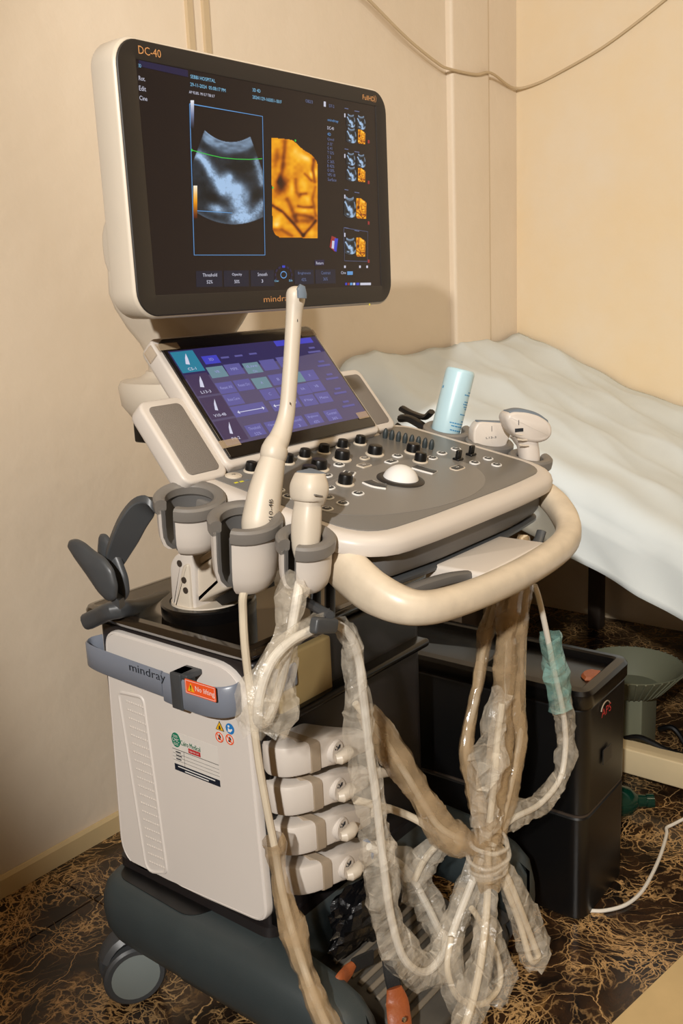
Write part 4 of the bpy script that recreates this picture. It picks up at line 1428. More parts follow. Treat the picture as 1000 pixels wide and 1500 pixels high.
# translucent grey-blue handle band across the panel
def band(pts, hgt, name):
    """pts: (a along panel, b centre height, c stand-off)"""
    S = spline(pts, 7)
    rings = []
    for i, (a, b_, c) in enumerate(S):
        q = S[min(i + 1, len(S) - 1)] - S[max(i - 1, 0)]
        d = Vector((q[0], q[2])).normalized(); n_ = Vector((-d.y, d.x))
        hh = hgt / 2
        sec = [(-hh, 0.0), (-hh + 0.003, 0.0028), (hh - 0.003, 0.0028), (hh, 0.0), (hh - 0.002, -0.002), (-hh + 0.002, -0.002)]
        rings.append([PF.pt(a + n_.x * k, b_ + z, c + n_.y * k) for z, k in sec])
    bm = B()
    loft(bm, rings)
    return obj(name, bm, 'band_blue', panel, smooth=50)
b1 = band([(-1.190, 0.622, -0.012), (-1.196, 0.621, 0.006), (-1.186, 0.620, 0.020), (-1.16, 0.6195, 0.026), (-1.10, 0.618, 0.028), (-1.02, 0.616, 0.029), (-1.006, 0.616, 0.029)], 0.040, 'handle_band')
b2 = band([(-1.004, 0.612, 0.029), (-0.99, 0.611, 0.029), (-0.95, 0.609, 0.028), (-0.925, 0.609, 0.027), (-0.90, 0.610, 0.021), (-0.886, 0.612, 0.010), (-0.883, 0.614, 0.0)], 0.046, 'handle_band')
bm = B()
ca = PF.hit(250, 1000, 0.032)[0]; cb = PF.hit(265, 1000, 0.032)[0]
rbox(bm, (ca, 0.586, 0.004), (cb, 0.640, 0.0335), 0.002, M=PF.M)
rbox(bm, (ca, 0.632, 0.0), (cb + 0.010, 0.640, 0.030), 0.002, M=PF.M)
obj('band_clasp', bm, 'dark_grey', panel)
BF = Frame((0.860 - 0.0318, 0, 0), (0, -1, 0), (0, 0, 1))
def ptext(s, u0, v0, u1, v1, hpx, m, F, parent, off=0.0004):
    a = F.hit(u0, v0, off); b = F.hit(u1, v1, off); t = F.hit(u0, v0 - hpx, off)
    return text('lettering', s, F, a, b[0] - a[0], abs(t[1] - a[1]), m, parent, off, shear=(b[1] - a[1]) / (b[0] - a[0]))
ptext('mindray', 190, 985.5, 243, 1003.5, 15, 'ink_dark', BF, panel)
lq = [BF.hit(u, v) for u, v in ((269, 1013.5), (319.5, 1029.5), (319, 1007), (268.5, 994))]
lc = (sum(p[0] for p in lq) / 4, sum(p[1] for p in lq) / 4)
lw, lh = 0.060, 0.0215
bm = B(); slab(bm, rrect(lw, lh, 0.002, 3, *lc), [(0, 0.0), (0, 0.0006)], BF.M)
obj('warning_label', bm, 'label_orange', panel, smooth=0)
text('lettering', 'No lifting', BF, (lc[0] - lw / 2 + 0.0205, lc[1] - 0.0055), 0.037, 0.0095, 'ink_white', panel, 0.0009)
bm = B(); x_, y_ = lc[0] - lw / 2 + 0.0115, lc[1] - 0.006
slab(bm, [(x_ - 0.0065, y_), (x_ + 0.0065, y_), (x_, y_ + 0.012)], [(0, 0.0006), (0, 0.0009)], BF.M)
obj('warning_sign', bm, 'label_yellow', panel, smooth=0)
bm = B()
slab(bm, [(x_ - 0.0008, y_ + 0.0035), (x_ + 0.0008, y_ + 0.0035), (x_ + 0.001, y_ + 0.009), (x_ - 0.001, y_ + 0.009)], [(0, 0.0009), (0, 0.0012)], BF.M)
slab(bm, [(x_ - 0.0009, y_ + 0.001), (x_ + 0.0009, y_ + 0.001), (x_ + 0.0009, y_ + 0.0026), (x_ - 0.0009, y_ + 0.0026)], [(0, 0.0009), (0, 0.0012)], BF.M)
obj('warning_sign_mark', bm, 'ink_dark', panel, smooth=0)
for dx in (0,):
    o = [(lc[0] + (lw - 0.003) * sx / 2, lc[1] + (lh - 0.003) * sy / 2) for sx, sy in ((-1, -1), (1, -1), (1, 1), (-1, 1))]
    i_ = offset_poly(o, 0.0006)
    bm = B(); rings = [[BF.pt(x, y, 0.0009) for x, y in q] for q in (o, i_)]; loft(bm, rings, cap=False)
    obj('warning_label_border', bm, 'ink_white', panel, smooth=0, recalc=False)
# service sticker
s0 = PF.hit(251, 1072); s1 = PF.hit(323, 1148)
sw, sh = s1[0] - s0[0], 0.062
sx0 = s0[0]; sy1 = (PF.hit(251, 1072)[1] + PF.hit(318, 1092)[1]) / 2; sy0 = sy1 - sh
def prect(x0, y0, x1, y1, m, name, off=0.0008):
    return flat(name, PF, [(sx0 + x0 * sw, sy0 + y0 * sh), (sx0 + x1 * sw, sy0 + y0 * sh), (sx0 + x1 * sw, sy0 + y1 * sh), (sx0 + x0 * sw, sy0 + y1 * sh)], off, m, panel, 0.0002)
prect(0, 0, 1, 1, 'label_paper', 'sticker', 0.0002)
prect(0.02, 0.0, 1, 0.17, 'label_navy', 'sticker_band')
for y in (0.26, 0.35, 0.44, 0.545): prect(0.0, y, 1.0, y + (0.008 if y < 0.5 else 0.016), 'label_line', 'sticker_rule')
prect(0.25, 0.18, 0.254, 0.545, 'label_line', 'sticker_rule')
prect(0.36, 0.58, 0.62, 0.70, 'label_red', 'sticker_tag')
def stext(s, x, y, w_, h_, m):
    text('lettering', s, PF, (sx0 + x * sw, sy0 + y * sh), w_ * sw, h_ * sh, m, panel, 0.0014)
stext('Cairo Medical', 0.2, 0.72, 0.43, 0.13, 'label_green')
stext('Uganda Ltd', 0.385, 0.615, 0.2, 0.05, 'ink_white')
for k in range(3): prect(0.07, 0.475 - 0.09 * k, 0.18 + 0.02 * (k % 2), 0.505 - 0.09 * k, 'ink_dark', 'small_print')
prect(0.1, 0.105, 0.9, 0.13, 'ink_white', 'small_print', 0.0011)
prect(0.25, 0.035, 0.76, 0.06, 'ink_white', 'small_print', 0.0011)
cc = (sx0 + 0.095 * sw, sy0 + 0.8 * sh)
bm = B(); slab(bm, [(cc[0] + 0.0095 * math.cos(t), cc[1] + 0.0115 * math.sin(t)) for t in np.linspace(0, 2 * math.pi, 24, endpoint=False)], [(0, 0.0004), (0, 0.0009)], PF.M)
obj('sticker_emblem', bm, 'label_green', panel, smooth=0)
text('lettering', 'CMC', PF, (cc[0] - 0.0075, cc[1] - 0.0028), 0.015, 0.0056, 'ink_white', panel, 0.0014)
for dy in (-0.0075, -0.0052, 0.0050, 0.0072):
    flat('emblem_stripe', PF, rect(PF, (cc[0], cc[1] + dy), 0.010, 0.0007), 0.0012, 'label_paper', panel, 0.0002)
# four small safety signs
def disc(c, r, m, name, off, inner=None):
    bm = B()
    if inner:
        rings = [[PF.pt(c[0] + q * math.cos(t), c[1] + q * math.sin(t), off + k) for t in np.linspace(0, 2 * math.pi, 20, endpoint=False)] for q, k in ((r, 0.0), (r, 0.0003), (inner, 0.0003), (inner, 0.0))]
        loft(bm, rings, cap=False)
    else:
        slab(bm, [(c[0] + r * math.cos(t), c[1] + r * math.sin(t)) for t in np.linspace(0, 2 * math.pi, 20, endpoint=False)], [(0, off), (0, off + 0.0003)], PF.M)
    return obj(name, bm, m, panel, smooth=0)
g1, g2, g3, g4 = (PF.hit(u, v) for u, v in ((322, 1064), (337, 1067.5), (322, 1079.5), (337, 1083)))
flat('warning_sign', PF, [(g1[0] - 0.0085, g1[1] - 0.006), (g1[0] + 0.0085, g1[1] - 0.006), (g1[0], g1[1] + 0.0085)], 0.0004, 'ink_dark', panel, 0.0002)
flat('warning_sign', PF, [(g1[0] - 0.0068, g1[1] - 0.005), (g1[0] + 0.0068, g1[1] - 0.005), (g1[0], g1[1] + 0.0066)], 0.0007, 'label_yellow', panel, 0.0002)
flat('sign_figure', PF, [(g1[0] - 0.002, g1[1] - 0.004), (g1[0] + 0.0025, g1[1] - 0.004), (g1[0] + 0.0008, g1[1] + 0.002), (g1[0] - 0.001, g1[1] + 0.001)], 0.001, 'ink_dark', panel, 0.0002)
disc(g2, 0.0082, 'label_blue', 'mandatory_sign', 0.0004)
disc((g2[0] - 0.002, g2[1] + 0.0035), 0.0018, 'ink_white', 'sign_figure', 0.0008)
flat('sign_figure', PF, [(g2[0] - 0.004, g2[1] - 0.005), (g2[0] + 0.001, g2[1] - 0.005), (g2[0] + 0.005, g2[1] - 0.001), (g2[0] + 0.004, g2[1] + 0.001), (g2[0], g2[1] - 0.001), (g2[0] - 0.0035, g2[1] + 0.001)], 0.0008, 'ink_white', panel, 0.0002)
for g in (g3, g4):
    disc(g, 0.0080, 'label_paper', 'prohibition_sign', 0.0004)
    flat('sign_figure', PF, [(g[0] - 0.003, g[1] - 0.004), (g[0] + 0.002, g[1] - 0.004), (g[0] + 0.003, g[1] + 0.001), (g[0], g[1] + 0.005), (g[0] - 0.002, g[1] + 0.001)], 0.0008, 'ink_dark', panel, 0.0002)
    disc(g, 0.0080, 'label_orange', 'prohibition_ring', 0.0009, 0.0064)
    d = 0.0053
    flat('prohibition_bar', PF, [(g[0] - d - 0.0006, g[1] + d - 0.0006), (g[0] + d - 0.0006, g[1] - d - 0.0006), (g[0] + d + 0.0006, g[1] - d + 0.0006), (g[0] - d + 0.0006, g[1] + d + 0.0006)], 0.0012, 'label_orange', panel, 0.0002)

# smoked top cover, rear push handle
bm = B()
slab(bm, round_poly([(0.848, 0.852), (1.288, 0.852), (1.288, 1.215), (0.852, 1.215)], [0.02, 0.02, 0.03, 0.03]), [(0.03, 0.660), (0.022, 0.664), (0.006, 0.672), (0.0, 0.679), (0.0, 0.684), (0.003, 0.689), (0.012, 0.6905), (0.016, 0.6885)])
cover = obj('top_cover', bm, 'smoked_cover', machine)
bm = B()
tube(bm, spline([tuple(px(u, v, x=0.845)) for u, v in ((131, 909), (150, 900), (172, 892))] + [(0.90, 1.13, 0.688), (1.0, 1.16, 0.672)], 6), 0.0135, 14, up=(0, 0, 1), aspect=1.1, power=0.7)
obj('rear_handle', bm, 'dark_grey', machine)

# lift column: disc, bracket with bolts, arm up to the console
dcx, dcy = 0.945, 1.022
bm = B()
lathe(bm, [(0.0, 0.6885), (0.070, 0.6885), (0.071, 0.694), (0.071, 0.706), (0.069, 0.7085), (0.058, 0.7085), (0.056, 0.704), (0.0, 0.704)], Matrix.Translation((dcx, dcy, 0)), 48)
obj('pivot_ring', bm, 'black_gloss', machine)
bm = B()
lathe(bm, [(0.0, 0.704), (0.056, 0.704), (0.055, 0.7095), (0.0, 0.7095)], Matrix.Translation((dcx, dcy, 0)), 40)
obj('pivot_plate', bm, 'cream_plastic', machine)
LF = Frame((0.905, 0, 0), (0, -1, 0), (0, 0, 1))
bk = round_poly([LF.hit(u, v) for u, v in ((256, 893), (252, 824), (262, 809), (282, 806), (288, 818), (290, 893))], [0.004, 0.012, 0.02, 0.02, 0.008, 0.004], 6)
bm = B()
slab(bm, bk, fil(-0.085, 0.006, 0.004), LF.M)
brk = obj('lift_bracket', bm, 'white_plastic', machine)
bk2 = round_poly([LF.hit(u, v) for u, v in ((262, 893), (275, 826), (283, 823), (288, 893))], [0.004, 0.008, 0.008, 0.004], 5)
bm = B()
slab(bm, bk2, fil(0.004, 0.011, 0.003, 0.0), LF.M)
obj('bracket_plate', bm, 'cream_plastic', brk)
for u, v in ((261.5, 826), (272, 849), (274.5, 864)):
    bm = B(); lathe(bm, [(0.0, 0.011), (0.0048, 0.011), (0.0048, 0.0125), (0.0, 0.0125)] if u > 265 else [(0.0, 0.005), (0.0052, 0.005), (0.0052, 0.0068), (0.0, 0.0068)], LF.at(*LF.hit(u, v, 0.008)), 14)
    obj('bolt_hole', bm, 'bed_frame', brk)
ar = [LF.hit(u, v, 0.0) for u, v in ((284, 886), (283, 834), (352, 788), (400, 770), (405, 820), (350, 856))]
bm = B()
slab(bm, round_poly(ar, 0.006, 4), fil(-0.095, -0.002, 0.006), LF.M)
obj('lift_arm', bm, 'cream_plastic', machine)
ar2 = [LF.hit(u, v, 0.0) for u, v in ((283, 832), (283, 822), (352, 775), (352, 786))]
bm = B()
slab(bm, ar2, fil(-0.085, -0.006, 0.002), LF.M)
obj('lift_arm', bm, 'cream_plastic', machine)
bm = B()
rbox(bm, (0.96, 0.90, 0.78), (1.2, 1.10, 0.855), 0.02)
obj('console_mount', bm, 'cream_plastic', machine)
bm = B()
slab(bm, [LF.hit(u, v) for u, v in ((300, 884), (342, 857), (346, 880), (310, 892))], [(0, -0.08), (0, -0.02)], LF.M)
obj('arm_underside_shade', bm, 'black_plastic', machine)  # black slab put in for the shade under the arm

# front of the cabinet: drive bay, ledge, connector field
bm = B()
slab(bm, round_poly([(0.905, 0.560), (1.020, 0.560), (1.020, 0.660), (0.905, 0.660)], 0.006), fil(0.0, 0.016, 0.004, 0.0), Matrix.Translation((0, 0.866, 0)) @ Matrix(((1, 0, 0, 0), (0, 0, -1, 0), (0, 1, 0, 0), (0, 0, 0, 1))))
obj('drive_bay', bm, 'khaki', machine)
bm = B()
rbox(bm, (0.888, 0.846, 0.612), (0.940, 0.868, 0.646), 0.004)
obj('drive_door', bm, 'band_blue', machine)
bm = B()
rbox(bm, (0.872, 0.838, 0.566), (1.262, 0.868, 0.580), 0.006)
rbox(bm, (0.872, 0.848, 0.26), (0.882, 0.866, 0.572), 0.004)
obj('connector_frame', bm, 'black_gloss', machine)

# ---------------------------------------------------------------- base
bprof = [(0.03, 0.135), (0.012, 0.145), (0.003, 0.165), (0.0, 0.19), (0.002, 0.215), (0.008, 0.232), (0.018, 0.243), (0.03, 0.246)]
bm = B()
slab(bm, round_poly([(0.800, 0.835), (1.338, 0.835), (1.335, 1.21), (0.805, 1.21)], [0.045, 0.045, 0.07, 0.07], 7), bprof)
for sgn, xo, xi in ((1, 0.800, 0.892), (-1, 1.338, 1.246)):
    rings = []
    for y, k, wd in ((1.0, 0.0, 0.0), (0.85, -0.0005, 0.0), (0.80, -0.004, 0.0), (0.75, -0.011, 0.002), (0.71, -0.022, 0.005), (0.685, -0.036, 0.012), (0.672, -0.056, 0.024)):
        left = [(xo + sgn * (d + wd), z + k) for d, z in bprof]
        right = [(xi - sgn * (d * 0.8 + wd), z + k) for d, z in bprof[::-1]]
        rings.append([Vector((x, y, z)) for x, z in left + right])
    loft(bm, rings)
base = obj('base', bm, 'base_slate', machine, smooth=50)
bm = B()
slab(bm, round_poly([(0.828, 0.99), (0.875, 0.97), (0.875, 1.185), (0.835, 1.165)], [0.025, 0.01, 0.01, 0.03], 6), [(0.0, 0.2462), (0.0, 0.2470)])
obj('base_groove_shade', bm, 'black_plastic', base)  # flat black patch in place of the shade inside the recess
bm = B()
slab(bm, round_poly([(0.86, 0.855), (1.28, 0.855), (1.28, 1.195), (0.86, 1.195)], 0.02), [(0, 0.235), (0, 0.262)])
obj('cabinet_foot', bm, 'cabinet_dark', machine)
# foot rest with ribs between the legs
FR = Frame((0.935, 0.845, 0.170), (1, 0, 0), (0, -0.955, -0.30))
bm = B()
fro = round_poly([(0.0, 0.0), (0.0, 0.20), (0.27, 0.20), (0.27, 0.0)], [0.01, 0.03, 0.03, 0.01], 6)
FM = FR.M @ Matrix.Scale(-1, 4, (0, 0, 1))
slab(bm, fro, fil(-0.055, 0.0, 0.008), FM)
rest = obj('foot_rest', bm, 'rest_brown', machine)
first = None
for k in range(9):
    if first is None:
        bm = B()
        rbox(bm, (0.02, 0.020, -0.001), (0.25, 0.0285, 0.005), 0.002, M=FM)
        first = obj('rib', bm, 'rib_grey', rest)
    else:
        o = first.copy(); C.objects.link(o); o.parent = rest
        o.location = Vector(first.location) + FR.ey * (k * 0.0168)
# twin-wheel castors
def castor(x, y, ang):
    Mx = Matrix.Translation((x, y, 0)) @ Matrix.Rotation(math.radians(ang), 4, 'Z')
    bm = B()
    lathe(bm, [(0.0, 0.10), (0.016, 0.10), (0.016, 0.142), (0.0, 0.142)], Mx, 16)
    tube(bm, [Mx @ Vector((0, 0.0 + 0.045 * math.sin(t), 0.062 + 0.052 * math.cos(t))) for t in np.linspace(-1.2, 1.2, 9)], 0.012, 8, aspect=1.9)
    o = obj('castor', bm, 'dark_grey', machine)
    for s in (-1, 1):
        W = Mx @ Matrix.Translation((s * 0.022, 0.0, 0.052)) @ Matrix.Rotation(math.pi / 2, 4, 'Y')
        bm = B()
        lathe(bm, [(0.038, -0.010), (0.048, -0.010), (0.052, -0.006), (0.052, 0.006), (0.048, 0.010), (0.038, 0.010)], W, 36, closed_prof=True)
        obj('tyre', bm, 'dark_grey', o)
        bm = B()
        lathe(bm, [(0.0, -0.013), (0.02, -0.0128), (0.044, -0.0095), (0.044, 0.0095), (0.02, 0.0128), (0.0, 0.013)], W, 30)
        obj('wheel_disc', bm, 'wheel_grey', o)
castor(0.862, 1.19, 62); castor(1.285, 1.16, -20); castor(0.850, 0.745, 10); castor(1.285, 0.76, 15)

# cable hook hanging under the console in front of the cabinet
bm = B()
p0, p1 = px(455, 860, y=0.74), px(487, 860, y=0.74)
for u in (462, 483):
    a, b_ = px(u, 846, y=0.76), px(u, 908, y=0.745)
    tube(bm, [tuple(a), tuple(b_)], 0.006, 8, up=(0, 1, 0), aspect=1.4)
rbox(bm, (0.868, 0.748, 0.82), (0.92, 0.775, 0.845), 0.004)
hk = obj('cable_hook', bm, 'black_plastic', machine)
HF = Frame((0, 0.668, 0), (1, 0, 0), (0, 0, 1))
q = [HF.hit(u, v) for u, v in ((462, 930), (495, 928), (498, 907), (466, 905))]
bm = B()
slab(bm, round_poly(q, 0.005, 4), fil(-0.012, 0.0, 0.003), HF.M)
tube(bm, [HF.pt(q[1][0] - 0.008, q[3][1] - 0.006, -0.004), HF.pt(q[1][0] + 0.024, q[3][1] - 0.004, -0.085)], 0.006, 8)
obj('hook_tongue', bm, 'dark_grey', hk)
# ================================================================== probes in the holders
def turned(bm, path, n=20, up=None, power=1.0, mi=0):
    """path of (x, y, z, radius, aspect)"""
    tube(bm, [p[:3] for p in path], [p[3] for p in path], n, mi, up=up, aspect=[p[4] for p in path], power=power)
# endocavity probe standing in the middle left holder
y_ = 0.782
raw = [(381, 800, 0.017), (380, 772, 0.0225), (383, 750, 0.0225), (388, 722, 0.021), (394, 695, 0.0185), (399.5, 673, 0.0158)]
E1 = []
for u, v, r in raw:
    p = px(u, v, y=y_); E1.append((p.x, p.y, p.z, r, 0.94))
pr = thing('endocavity_probe', px(381, 800, y=y_), 'long white endocavity ultrasound probe standing upright in the middle left holder', 'probe', 'ultrasound probes in the console holders')
bm = B(); turned(bm, spline(E1, 6), 24)
obj('handle', bm, 'cream_plastic', pr, smooth=60)
raw = [(399, 675, 0.0150), (400, 670, 0.0164), (401, 664, 0.0170), (402.5, 657, 0.0166), (404, 652, 0.0150), (408, 645, 0.0138), (413, 632, 0.0124), (417, 618, 0.0112), (420, 603, 0.0103), (422, 585, 0.0099), (425, 545, 0.0098), (428, 500, 0.0098), (431, 455, 0.0105), (432.5, 440, 0.0118), (433, 430, 0.0118), (433, 424, 0.0100), (433, 420.5, 0.0062), (433, 419, 0.0020)]
E2 = []
for u, v, r in raw:
    p = px(u, v, y=y_ - 0.004 * (675 - v) / 255); E2.append((p.x, p.y, p.z, r, 0.95))
bm = B(); turned(bm, spline(E2, 4), 24)
shaft = obj('shaft', bm, 'cream_plastic', pr, smooth=60)
bm = B()
tip = px(441, 428, y=0.760)
tube(bm, [tip + Vector((-0.003, 0.0015, 0.0065)), tip + Vector((0.0, 0, 0.004)), tip + Vector((0.0012, 0, -0.003)), tip + Vector((0.0008, 0, -0.007))], [0.004, 0.006, 0.0065, 0.006], 10, aspect=0.55)
obj('lens', bm, 'probe_grey', shaft)
for u, v in ((435.5, 469.5), (424.5, 591)):
    bm = B(); p = px(u, v, y=0.770)
    lathe(bm, [(0.0, 0.0), (0.0017, 0.0), (0.0017, 0.0006), (0.0, 0.0006)], Matrix.Translation(p) @ Matrix.Rotation(math.radians(90), 4, 'X') @ Matrix.Rotation(math.radians(30), 4, 'Y'), 10)
    obj('guide_hole', bm, 'ink_dark', shaft)
GF = Frame((0, 0.7585, 0), (1, 0, 0), (0, 0, 1))
a = GF.hit(399, 768); b_ = GF.hit(403, 748)
bm = B()
TFv = Frame(GF.pt(a[0], a[1]), (0.16, 0.05, 1), (-1, 0.25, 0.16))
text_bm(bm, 'V10-4B', TFv, (0, 0), 0.030, 0.0055, 0.0)
obj('lettering', bm, 'ink_dark', pr, smooth=0, recalc=False)

# small convex volume probe in the front left holder
y_ = 0.704
pr = thing('volume_probe', px(449, 800, y=y_), 'short white ultrasound probe with a square grey face in the front left holder', 'probe', 'ultrasound probes in the console holders')
raw = [(446, 830, 0.008, 1.0), (447, 805, 0.0135, 1.05), (448, 780, 0.0150, 1.1), (449, 760, 0.0150, 1.1), (450.5, 745, 0.0142, 1.1), (451, 738, 0.0140, 1.1), (452, 733, 0.0165, 1.15), (452, 725, 0.0185, 1.15), (453, 712, 0.0190, 1.15), (454, 700, 0.0165, 1.15), (454.5, 694.5, 0.0150, 1.15), (454.6, 692.5, 0.0135, 1.15)]
Vp = []
for u, v, r, a in raw:
    p = px(u, v, y=y_); Vp.append((p.x, p.y, p.z, r * 1.0, a))
bm = B(); turned(bm, spline(Vp, 4), 24, up=(1, -0.15, 0), power=0.72)
obj('body', bm, 'cream_plastic', pr, smooth=50)
top = px(454.8, 692, y=y_)
bm = B()
slab(bm, rrect(0.024, 0.026, 0.003, 4), fil(0.0, 0.002, 0.001, 0.0), Matrix.Translation(top + Vector((0, 0, -0.0012))) @ Matrix.Rotation(math.radians(-8), 4, 'Z') @ Matrix.Rotation(math.radians(6), 4, 'X'))
obj('lens', bm, 'probe_grey', pr)
bm = B()
rbox(bm, (-0.007, -0.0012, -0.001), (0.007, 0.0012, 0.001), 0.0006, M=Matrix.Translation(px(466, 726, y=0.6825)) @ Matrix.Rotation(math.radians(18), 4, 'Y'))
obj('orientation_mark', bm, 'grey_plastic', pr)

# linear probe lying low in the right-hand holder
pr = thing('linear_probe', px(716, 660, x=1.383), 'white flat linear probe low in the right holder beside the gel bottle', 'probe', 'ultrasound probes in the console holders')
KF = Frame((1.383, 0.79, 0.888), (0.78, -0.62, 0), (0.0, 0.0, 1.0))
def kf(u, v, off=0.0): return KF.hit(u, v, off)
out = [(692, 660), (689, 640), (690, 627), (696, 618), (701, 616.5), (735, 618.5), (740, 622), (745, 632), (741, 642), (738, 648), (737, 660), (735, 676), (697, 676)]
bm = B()
slab(bm, round_poly([kf(u, v) for u, v in out], 0.004, 3), fil(-0.013, 0.013, 0.0035), KF.M)
obj('body', bm, 'white_plastic', pr, smooth=50)
q = [kf(u, v) for u, v in ((697, 618.8), (734, 620), (733.5, 616.6), (698, 615.4))]
bm = B(); slab(bm, q, fil(-0.009, 0.009, 0.003), KF.M)
obj('lens', bm, 'probe_grey', pr)
a = kf(711.5, 643, 0.013); b_ = kf(726.5, 643.5, 0.013)
text('lettering', 'L13-3', KF, a, b_[0] - a[0], 0.0034, 'ink_dark', pr, 0.0134)
flat('centre_mark', KF, rect(KF, kf(720, 628, 0.013), 0.0008, 0.009), 0.0131, 'ink_dark', pr, 0.0003)

# convex probe standing in the front right holder
pr = thing('convex_probe', px(772, 675, x=1.380), 'white convex probe with grey curved face standing in the front right holder', 'probe', 'ultrasound probes in the console holders')
KF = Frame((1.380, 0.716, 0.90), (0.78, -0.62, 0), (0.0, 0.0, 1.0))
bm = B()
raw = [(775, 690, 0.012, 1.0), (775, 676, 0.016, 1.05), (774, 662, 0.0165, 1.05), (772, 650, 0.0165, 1.1), (770, 642, 0.020, 1.05), (769, 636, 0.026, 0.85)]
S = []
for u, v, r, a in raw:
    p = px(u, v, x=1.380); S.append((p.x, p.y, p.z, r, a))
turned(bm, spline(S, 4), 22, up=(0.78, -0.62, 0), power=0.85)
obj('handle', bm, 'white_plastic', pr, smooth=60)
out = [(734, 612), (737, 604), (747, 600.5), (765, 601), (783, 606), (797, 615), (803, 625), (802, 636), (796, 643), (784, 647), (768, 646), (752, 640), (740, 628)]
bm = B()
slab(bm, round_poly([kf(u, v) for u, v in out], 0.008, 4), [(0.006, -0.019), (0.0025, -0.0175), (0.0, -0.012), (0.0, 0.012), (0.0025, 0.0175), (0.006, 0.019)], KF.M)
obj('head', bm, 'white_plastic', pr, smooth=60)
arc = [(741, 603), (755, 600), (770, 601.5), (785, 607), (797, 615.5)]
bm = B()
rings = []
for i, (u, v) in enumerate(spline(arc, 4)):
    c = kf(u, v - 0.6)
    rings.append([KF.pt(c[0], c[1], -0.0125), KF.pt(c[0], c[1] + 0.0014, -0.009), KF.pt(c[0], c[1] + 0.0016, 0.009), KF.pt(c[0], c[1] + 0.0004, 0.0135), KF.pt(c[0] - 0.0006, c[1] - 0.0045, 0.0165), KF.pt(c[0], c[1] - 0.004, -0.012)])
loft(bm, rings)
obj('lens', bm, 'probe_grey', pr, smooth=60)
for k in range(3):
    c = kf(762.5 + 2.5 * k, 636.5 + 8 * k, 0.019)
    bm = B(); tube(bm, [KF.pt(c[0] - 0.008, c[1] + 0.0016, 0.0175), KF.pt(c[0], c[1] - 0.0004, 0.0185), KF.pt(c[0] + 0.008, c[1] - 0.001, 0.0175)], 0.0013, 8)
    obj('grip_ridge', bm, 'cream_plastic', pr)
c = kf(760, 630, 0.019)
flat('type_window', KF, rect(KF, c, 0.014, 0.0055), 0.0191, 'ink_dark', pr, 0.0004)
flat('centre_mark', KF, rect(KF, kf(759.5, 619, 0.019), 0.0009, 0.008), 0.0188, 'ink_dark', pr, 0.0006)
bm = B(); lathe(bm, [(0.0, 0.0), (0.003, 0.0), (0.0026, 0.0016), (0.0, 0.002)], KF.at(*kf(798, 631, 0.016), 0.0165), 12)
obj('orientation_mark', bm, 'cream_plastic', pr)

# ================================================================== gel bottle
b0, b1 = px(650, 641, x=1.385), px(671, 543.5, x=1.385) + Vector((0.028, 0.012, 0.0))
ax = (b1 - b0).normalized()
b0 = b0 - ax * 0.045
bt = thing('gel_bottle', b0, 'pale blue gel bottle with blue print standing upside down in the back right holder', 'bottle')
ex = Vector((0.618, -0.785, 0)); ex = (ex - ax * ex.dot(ax)).normalized(); ey = ax.cross(ex)
GM = Matrix((ex, ey, ax)).transposed().to_4x4(); GM.translation = b0
Lb = (b1 - b0).length
bm = B()
lathe(bm, [(0.0, 0.0), (0.010, 0.0), (0.011, 0.012), (0.0215, 0.026), (0.0245, 0.036), (0.0250, Lb * 0.5), (0.0250, Lb - 0.006), (0.0238, Lb - 0.002), (0.0215, Lb), (0.012, Lb + 0.0004), (0.0, Lb - 0.001)], GM, 40)
obj('body', bm, 'gel_bottle', bt, smooth=40)
bm = B()
rs = np.random.RandomState(3)
def strip(t0, t1, z, h_):
    n_ = 6
    g = []
    for i in range(n_ + 1):
        t = t0 + (t1 - t0) * i / n_
        g.append([bm.verts.new(GM @ Vector((0.02525 * math.cos(t), 0.02525 * math.sin(t), zz))) for zz in (z, z + h_)])
    faces_from(bm, g)
# print runs round the side that faces away to the right
for v, u0, u1 in ((573.5, 682.5, 688), (577.5, 676.5, 688), (584, 684, 688), (587, 677, 686.5), (590.5, 675, 686.5), (594, 676, 686), (597, 678, 685), (605, 671, 683.5), (614.5, 673.5, 682), (618.5, 655, 680), (622.5, 657.5, 680), (628.5, 656, 679), (636, 662, 678)):
    k = (641 - v) / 97.5
    z = 0.045 + k * (Lb - 0.045)
    cu = 650 + 21 * k; half = 22.5
    ang = lambda u: -math.pi / 2 + math.asin(max(-0.97, min(0.97, (u - cu) / half)))
    t = ang(u0)
    while t < ang(u1) - 0.03:
        d = 0.10 + 0.16 * rs.rand()
        strip(t, min(t + d, ang(u1)), z, 0.0019)
        t += d + 0.035
k = (641 - 574) / 97.5
strip(-math.pi / 2 - 1.25, -math.pi / 2 - 1.1, 0.045 + k * (Lb - 0.045), 0.0042)
obj('print', bm, 'gel_ink', bt, smooth=0, recalc=False)

